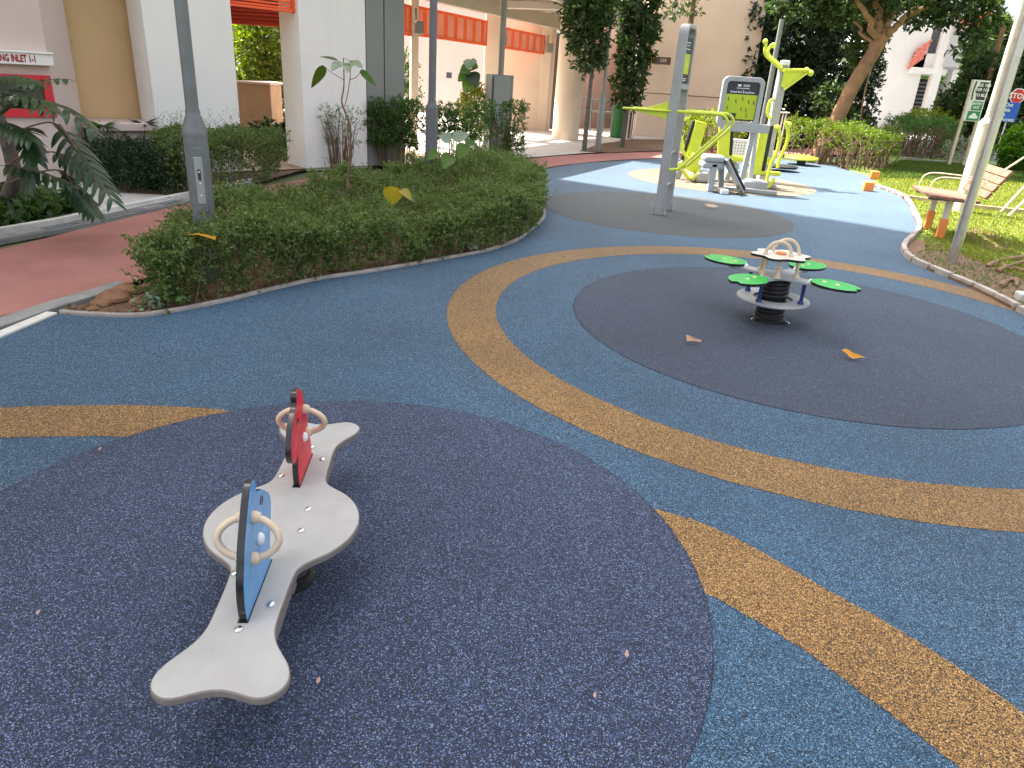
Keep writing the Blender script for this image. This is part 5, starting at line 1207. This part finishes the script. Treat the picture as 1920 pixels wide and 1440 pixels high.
b = MB(); pts = smooth([Vector((P_(843, 350).x, Y2, 0)), P_(845, 340), P_(848, 300), P_(846, 262)], 3); b.tube(pts, .009, 6); b.tube([P_(848, 290), P_(872, 270)], .004, 5); b.tube([P_(848, 300), P_(820, 285)], .004, 5); b.build('stem', M_twig, s2)
for (a0, a1, a2, a3, w_, m_, dy) in ((820, 283, 800, 298, .12, L_big, -.1), (872, 270, 860, 296, .16, L_big, -.1), (846, 262, 822, 252, .14, L_pale, 0), (850, 262, 880, 246, .14, L_pale, .1), (846, 290, 830, 312, .17, L_big, -.2), (872, 268, 895, 268, .1, L_mid, .0)):
    bleaf(s2, P_(a0, a1), P_(a2, a3, dy), w_, m_, nrm=(.2, -1, .6))
Y3 = 7.0; P_ = lambda px, py, dy=0: at(px, py, Y3 + dy)
s3 = thing('broad_leaf_seedling', 'small seedling with a big yellow heart shaped leaf in the hollow of the hedge', 'seedling', Vector((P_(745, 375).x, Y3, 0)))
b = MB(); b.tube([Vector((P_(760, 380).x, Y3, 0)), P_(757, 362), P_(752, 352)], .005, 5); b.build('stem', M_twig, s3)
bleaf(s3, P_(738, 350), P_(735, 383), .19, L_yel, nrm=(0, -1, .2)); bleaf(s3, P_(752, 355), P_(772, 372, -.1), .1, L_yel); bleaf(s3, P_(762, 365), P_(780, 378), .1, L_big)
s4 = thing('broad_leaf_seedling', 'small pale seedling poking out over the bed edging near the blue surface', 'seedling', gp(885, 478))
c = gp(880, 474); 
for dx, dy, w_ in ((.08, -.04, .07), (-.07, -.05, .06), (.03, -.1, .07)): bleaf(s4, c + Vector((0, 0, .07)), c + Vector((dx, dy, .06)), w_, L_pale)
b = MB(); b.tube([c, c + Vector((0, 0, .07))], .003, 5); b.build('stem', M_twig, s4)
# sapling before golden bush
Y4 = 12.6; P_ = lambda px, py, dy=0: at(px, py, Y4 + dy)
s5 = thing('broad_leaf_sapling', 'tall sapling with large drooping leaves in front of the wide walkway column', 'sapling', Vector((P_(872, 300).x, Y4, 0)))
b = MB(); b.tube([Vector((P_(872, 300).x, Y4, 0)), P_(873, 240), P_(876, 180), P_(882, 125)], [.012, .01, .008, .005], 6); b.build('stem', M_twig, s5)
for (a0, a1, a2, a3, w_, m_) in ((882, 125, 868, 112, .2, L_pale), (880, 130, 862, 132, .22, L_mid), (884, 128, 897, 125, .2, L_mid), (884, 135, 893, 162, .24, L_dark), (876, 140, 858, 150, .2, L_mid), (882, 122, 895, 112, .18, L_pale), (878, 150, 870, 172, .16, L_big)):
    bleaf(s5, P_(a0, a1), P_(a2, a3, -.1), w_, m_, nrm=(.2, -1, .8))
# slender trees
def tree(label, name, base, path, r0, blobs, ntwig, m, mb, per=8, tl=.16, L=.08, W=.035, limbs=(), group=None):
    t = thing(name, label, 'tree', base, group); b = MB(); pts = smooth([base] + path, 3); n = len(pts)
    b.tube(pts, [r0 * (1 - .65 * i / (n - 1)) for i in range(n)], 10)
    for a, c, r_ in limbs: limb(b, a, c, r_, r_ * .45)
    b.build('trunk', mb, t)
    if blobs:
        V, F = crown_leaves(blobs, ntwig, per, tl, L, W); np_mesh('crown', V, F, m, t)
    return t
def col_blobs(px_pts, Y):
    out = []
    for px, py, rp in px_pts: c = at(px, py, Y); r_ = rp / pxm(c); out.append(((c.x, c.y, c.z), (r_, r_, r_ * 1.15)))
    return out
bs1 = gp(1095, 283); Yt1 = bs1.y
tree('slender dark leaved tree in front of the round walkway column', 'slender_tree', bs1, [at(1103, 200, Yt1), at(1110, 130, Yt1), at(1120, 0, Yt1), at(1126, -60, Yt1)], .06,
     col_blobs([(1108, 118, 20), (1108, 92, 30), (1102, 62, 38), (1102, 28, 42), (1105, -10, 50), (1110, -60, 60), (1075, 82, 12)], Yt1), 700, L_tree, M_gbark, L=.14, W=.062, group='slender dark trees by the walkway')
bs2 = gp(1166, 277); Yt2 = bs2.y
tree('slender dark leaved tree above the green litter bin', 'slender_tree', bs2, [at(1176, 200, Yt2), at(1185, 130, Yt2), at(1195, 0, Yt2), at(1200, -60, Yt2)], .065,
     col_blobs([(1172, 182, 16), (1178, 160, 26), (1188, 125, 30), (1192, 90, 33), (1196, 55, 34), (1196, 18, 38), (1200, -25, 48), (1190, 190, 10)], Yt2), 800, L_tree, M_gbark, L=.14, W=.062, group='slender dark trees by the walkway')
bs3 = gp(1268, 268); Yt3 = bs3.y
tree('bare dark trunk with a few hanging leaves just behind the dip bar frame', 'slender_tree', bs3, [at(1283, 150, Yt3), at(1300, 0, Yt3), at(1310, -70, Yt3)], .12,
     col_blobs([(1272, 18, 12), (1286, 26, 9), (1262, 6, 10), (1290, -40, 60)], Yt3), 160, L_tree, M_bark, L=.12, W=.05, group=None)
# dark evergreen mass as three trees
for i, (px, w_, lab) in enumerate(((1405, 52, 'dense dark evergreen beside the peach gable wall'), (1490, 70, 'tall dense dark evergreen behind the lime shoulder arms'), (1578, 60, 'dense dark evergreen behind the leaning fig trunk'))):
    Yk_ = 24.5 + i * .8; bb = at(px, 200, Yk_); base = Vector((bb.x, Yk_, 0)); bl_ = []
    for py in (245, 190, 135, 80, 25, -40): c = at(px + (205 - py) * .12, py, Yk_); r_ = w_ / pxm(c); bl_.append(((c.x, c.y, max(.5, c.z)), (r_ * random.uniform(.9, 1.1), r_, .75)))
    tree(lab, 'evergreen_tree', base, [base + Vector((0, 0, 2)), base + Vector((.1, 0, 4.5))], .16, bl_, 2600, L_dark, M_bark, L=.13, W=.075, tl=.2, per=8, group='dark evergreens behind the machines')
# fig tree
Yf = 19.2; fb_ = gp(1528, 302); P_ = lambda px, py, dy=0: at(px, py, Yf + dy)
fg = thing('fig_tree', 'leaning brown fig tree with spreading limbs behind the bright hedge', 'tree', fb_)
b = MB(); tr = smooth([fb_ + Vector((0, 0, -.1)), P_(1545, 262), P_(1568, 225), P_(1600, 160), P_(1640, 95), P_(1655, 68)], 4)
b.tube(tr, [.2 - .05 * i / (len(tr) - 1) for i in range(len(tr))], 12)
for (a, c, r_) in (((1650, 75), (1640, -20), .11), ((1655, 68), (1672, -20), .1), ((1660, 70), (1700, 30), .1), ((1700, 30), (1790, -10), .07), ((1690, 40), (1740, -30), .07), ((1645, 80), (1605, -10), .09), ((1655, 70), (1690, -25), .08), ((1640, 95), (1600, 40), .05)):
    limb(b, P_(*a), P_(c[0], c[1], random.uniform(-.5, .5)), r_, r_ * .55, .12)
b.build('trunk', mat('fig bark', (.27, .15, .085), .9, .25, 5, 1, 30, dirt=.4, dirtcol=(.12, .08, .05)), fg)
b = MB(); b.tube(smooth([P_(1648, 90, -.3), P_(1630, 140, -.3), P_(1618, 190, -.3), P_(1612, 235, -.3), P_(1610, 260, -.3)], 3), .02, 6); b.build('aerial_root', M_bark, fg)
blf = []
for px, py, rp, dy in ((1500, -10, 50, 1), (1560, 0, 42, .8), (1600, 15, 32, 1.6), (1640, 0, 36, 1.8), (1735, 25, 24, 1.2), (1615, 100, 30, 1.2), (1760, 5, 24, 0), (1800, 5, 40, -.6), (1845, 25, 24, -.8), (1815, 82, 20, -1), (1830, 60, 16, -.8), (1870, -20, 24, -1), (1590, 235, 22, 1.5), (1590, -60, 70, 0), (1700, -60, 80, 0), (1560, 190, 30, 1.8)):
    c = P_(px, py, dy); r_ = rp / pxm(c); blf.append(((c.x, c.y, c.z), (r_, r_ * 1.2, r_)))
V, F = crown_leaves(blf, 2100, 7, .2, .15, .085); np_mesh('crown', V, F, L_tree, fg)
# hedges at right
def boxhedge(label, pxs, h, n, m, L=.05, W=.025, name='clipped_hedge'):
    P = [(p[0], p[1]) for p in pxs]; t = thing(name, label, 'hedge', (P[0][0], P[0][1], 0))
    V, F = hedge_leaves(P, lambda x, y: h + .07 * np.sin(x * 3 + y) + .05 * np.sin(y * 5 - x * 4), n, 8, L, W, .13, .5, h * .35 if 'bright' in label else .05, .3); np_mesh('foliage', V, F, m, t)
    b = MB(); lo_, hi_ = np.min(P, 0), np.max(P, 0); q = rng.uniform(lo_, hi_, (400, 2)); q = q[inside(P, q)][:110]
    for x, y in q: b.tube([(x, y, 0), (x + random.gauss(0, .1), y + random.gauss(0, .1), h * .5), (x + random.gauss(0, .22), y + random.gauss(0, .2), h * .92)], [.016, .012, .006], 5, False)
    b.build('stems', M_twig, t)['kind'] = 'stuff'
g1, g2, g3 = gp(1490, 300), gp(1600, 322), gp(1672, 322)
boxhedge('bright lime green twiggy hedge in front of the leaning fig tree', [g1, g2, g3, g3 + Vector((.6, 1.6, 0)), g2 + Vector((.2, 2.0, 0)), g1 + Vector((-.2, 1.2, 0))], .84, 1500, leafmat('sunny hedge leaf', [(.1, .16, .02), (.16, .23, .03), (.28, .32, .05)], .45))
g1, g2 = gp(1688, 296), gp(1790, 303)
boxhedge('grey green hedge farther back beside the white block', [g1, g2, g2 + Vector((1.0, 2.6, 0)), g1 + Vector((.3, 2.2, 0))], .98, 1300, L_mid, .06, .03)
c = gp(1770, 290); shrub('round yellow green bush on top of the far hedge', (c.x + .4, c.y + 2.2), (1.0, .9), .5, 1.35, 600, L_lime, 'round_bush', 10, .07, .035, flat=False)
c = gp(1825, 308); shrub('low pale tufted shrub at the foot of the direction sign', (c.x - .3, c.y), (.7, .5), .02, .7, 260, L_pale, 'low_shrub', 10, .06, .02, flat=False)
c = gp(1890, 318); shrub('bright green bush under the blue notice sign', (c.x, c.y - .4), (.62, .5), .05, 1.15, 700, leafmat('fresh leaf', [(.08, .2, .01), (.14, .3, .02), (.2, .34, .03)], .45), 'bright_bush', 10, .1, .05, flat=False)
c = gp(1275, 265); shrub('sparse lime and cream croton shrub behind the dip bars', (c.x + .1, c.y - 3.2), (.9, .5), .15, 1.0, 260, L_lime, 'croton_shrub', 40, .12, .03, flat=False)
c = gp(1395, 262); shrub('reddish cream leaved shrub above the white perforated panel', (c.x, c.y - 3.4), (.6, .4), .1, .95, 260, leafmat('cream red leaf', [(.12, .05, .03), (.35, .28, .18), (.2, .12, .05)], .3), 'croton_shrub', 14, .1, .04, flat=False)
# trees far right and behind
def bigtree(label, px, Y, blobs, n, m, L=.2, W=.1, tr=.2, group='trees along the road'):
    bb = at(px, 200, Y); base = Vector((bb.x, Y, 0)); bl_ = []
    for x_, y_, rp in blobs: c = at(x_, y_, Y + random.uniform(-.8, .8)); r_ = rp / pxm(c); bl_.append(((c.x, c.y, max(r_ * .6, c.z)), (r_, r_, r_)))
    t = tree(label, 'broadleaf_tree', base, [base + Vector((.1, 0, 1.5)), base + Vector((.2, .1, 4))], tr, bl_, n, m, M_bark, L=L, W=W, tl=.3, per=8, group=group)
bigtree('dark broadleaf tree right behind the direction sign', 1830, 27, [(1800, 235, 35), (1795, 190, 25), (1840, 180, 45), (1850, 230, 40), (1850, 145, 38), (1835, 110, 20)], 2000, L_tree, .17, .08)
bigtree('lighter green tree rising behind the thick cream lamp post', 1870, 36, [(1865, 85, 28), (1868, 55, 18), (1890, 120, 30), (1845, 110, 26), (1850, 75, 18)], 1500, leafmat('pale tree leaf', [(.06, .11, .03), (.12, .18, .04), (.2, .25, .07)], .4), .22, .1)
bigtree('dark tree at the far right behind the STOP sign', 1930, 29, [(1925, 240, 45), (1935, 180, 45), (1915, 130, 35), (1935, 110, 28), (1890, 250, 30)], 1700, L_tree, .17, .08)
bigtree('sunlit leafy tree seen through the gap between the white pillars', 490, 19.5, [(500, 70, 45), (470, 110, 40), (520, 120, 40), (480, 160, 40), (510, 190, 40), (455, 190, 35), (470, 50, 30), (500, 20, 50), (525, 170, 25), (450, 235, 25), (540, 225, 25)], 1500, leafmat('backlit leaf', [(.05, .09, .015), (.14, .2, .02), (.3, .34, .04)], .5), .12, .06, .12, 'trees behind the left block')
bigtree('bushy tree in the gap left of the narrow walkway column', 765, 26, [(762, 150, 14), (766, 175, 14), (764, 120, 12)], 160, L_tree, .12, .06, .1, 'trees behind the left block')
# distant green belt
bl_ = []
for i in range(24):
    a = radians(112 - i * 4.2); R_far = 105 + 12 * random.random(); x, y = R_far * cos(a), R_far * sin(a)
    bl_.append(((x, y, 4.0), (6, 5, 3.6)))
V, F = crown_leaves(bl_, 4200, 6, 1, .9, .6); np_mesh('distant_wood', V, F, L_tree, None, 'stuff')
# grass
def grass(name, poly, n, h, m):
    q = rng.uniform(np.min(poly, 0), np.max(poly, 0), (n * 3, 2)); q = q[inside(poly, q)][:n]
    C = np.c_[q, np.zeros(len(q))]; V, F = leaf_geo(C, rng.normal(size=(len(q), 3)) * [.6, .6, .1] + [0, 0, .8], h, h * .28, .2); np_mesh(name, V, F, m, None, 'stuff')
LG = [(p.x, p.y) for p in [KR[i] for i in range(0, 46)]]
kr = lambda px, py: tuple(gp(px, py))[:2]
grass('grass', [kr(1655, 352), kr(1700, 372), kr(1722, 400), kr(1730, 440), kr(1735, 470), kr(1800, 478), kr(1900, 520), kr(2000, 560), kr(2100, 480), kr(1960, 380), kr(1930, 340), kr(1640, 335)], 30000, .05, L_grass)
grass('grass', [kr(1640, 335), kr(1930, 345), kr(1960, 318), kr(1690, 302), kr(1645, 318)], 26000, .07, leafmat('shaded lawn blade', [(.07, .12, .02), (.1, .16, .025), (.16, .2, .03)], .4, .6))  # darker blades paint the trees' shade onto this strip of lawn
grass('clover', [kr(1700, 478), kr(1790, 520), kr(1840, 545), kr(1920, 585), kr(2050, 600), kr(2000, 500), kr(1850, 476), kr(1740, 466)], 2600, .03, L_mid)
# surface roots
rt = thing('surface_roots', 'knotted brown surface roots on the soil near the right edge', 'tree roots', gp(1890, 500))
for P0 in ([(1850, 502), (1875, 490), (1900, 488), (1940, 480)], [(1870, 512), (1890, 502), (1925, 494), (1960, 492)], [(1880, 498), (1886, 506), (1902, 508), (1940, 515)], [(1876, 540), (1888, 530), (1903, 528), (1905, 540)]):
    b = MB(); pts = smooth([gp(*p_) + Vector((0, 0, .012 + .01 * random.random())) for p_ in P0], 4); b.tube(pts, [.02 + .008 * sin(i) for i in range(len(pts))], 8); b.build('root', M_bark, rt)
# fallen leaves
def fallen(label, px, py, pts, m, z=.012, curl=.3, s=1.):
    c = gp(px, py, z); b = MB(); n = len(pts); vs = [c + Vector((0, 0, .012 * s))] + [c + Vector((x * s, y * s * .8, .004 * s + (y + .055) * s * curl * 1.3 + .006 * s * random.random())) for x, y in pts]
    b.add(vs, [(0, i + 1, (i + 1) % n + 1) for i in range(n)]); o = b.build('fallen_leaf', m, None, smooth=60); tag(o, label, 'leaf', 'fallen leaves'); return o
fallen('yellow orange curled leaf on the charcoal circle right of the springer', 1597, 671, [(-.062, .03), (-.035, .05), (-.015, .03), (0, .01), (.03, -.005), (.075, -.03), (.04, -.035), (-.01, -.05), (-.03, -.03), (-.04, .0)], L_dry)
fallen('light brown curled leaf on the charcoal circle left of the springer', 1299, 642, [(-.045, .03), (-.02, .02), (.01, .0), (.05, -.01), (.04, -.03), (0, -.025), (-.045, -.03)], leafmat('tan leaf', [(.5, .3, .18), (.55, .33, .2)], .2, .7))
fallen('pale dry leaf on the grey circle behind the dip bar frame', 1333, 389, [(-.09, .02), (-.03, .05), (.05, .03), (.1, -.02), (.03, -.05), (-.05, -.04)], leafmat('tan leaf2', [(.5, .36, .28), (.55, .4, .3)], .2, .7))
for px, py, s, lab in ((597, 1278, .25, 'tiny pink seed husk right of the near end of the seesaw plank'), (1175, 1229, .3, 'tiny pink petal alone on the navy circle'), (1115, 1305, .2, 'tiny brown husk near the lower edge of the navy circle'), (188, 843, .22, 'tiny brown husk near the ochre band at the left'), (72, 1150, .22, 'tiny brown husk at the left side of the navy circle'), (1322, 1113 - 6, .15, 'tiny crumb at the tip of the right ochre band')):
    fallen(lab, px, py, [(-.02, .01), (0, .05), (.015, .03), (.02, -.01), (.0, -.05), (-.02, -.02)], leafmat('husk', [(.5, .3, .24), (.6, .38, .3)], .2, .7), .013, .2, s)
P_ = gp(372, 443, .44); b = MB(); b.add([P_ + Vector(v) for v in ((-.1, 0, 0), (-.02, .05, .01), (.1, .03, .0), (.12, -.03, -.01), (.02, -.04, .02))], [(0, 1, 2, 3, 4)]); tag(b.build('fallen_leaf', L_dry, None), 'orange brown leaf lying on top of the hedge by the grey lamp post', 'leaf', 'fallen leaves')
fk = [(gp(random.uniform(0, 1920), 470 + 960 * random.random() ** 1.1)) for i in range(120)]
litter('pale_crumbs', [(p.x, p.y) for p in fk if p.x < 3.9 and (p.x > -2.2) and not inside(HBp, [(p.x, p.y)])[0]], 120, leafmat('crumb', [(.4, .42, .42), (.5, .5, .48)], .1, .8), .006, z=.013)
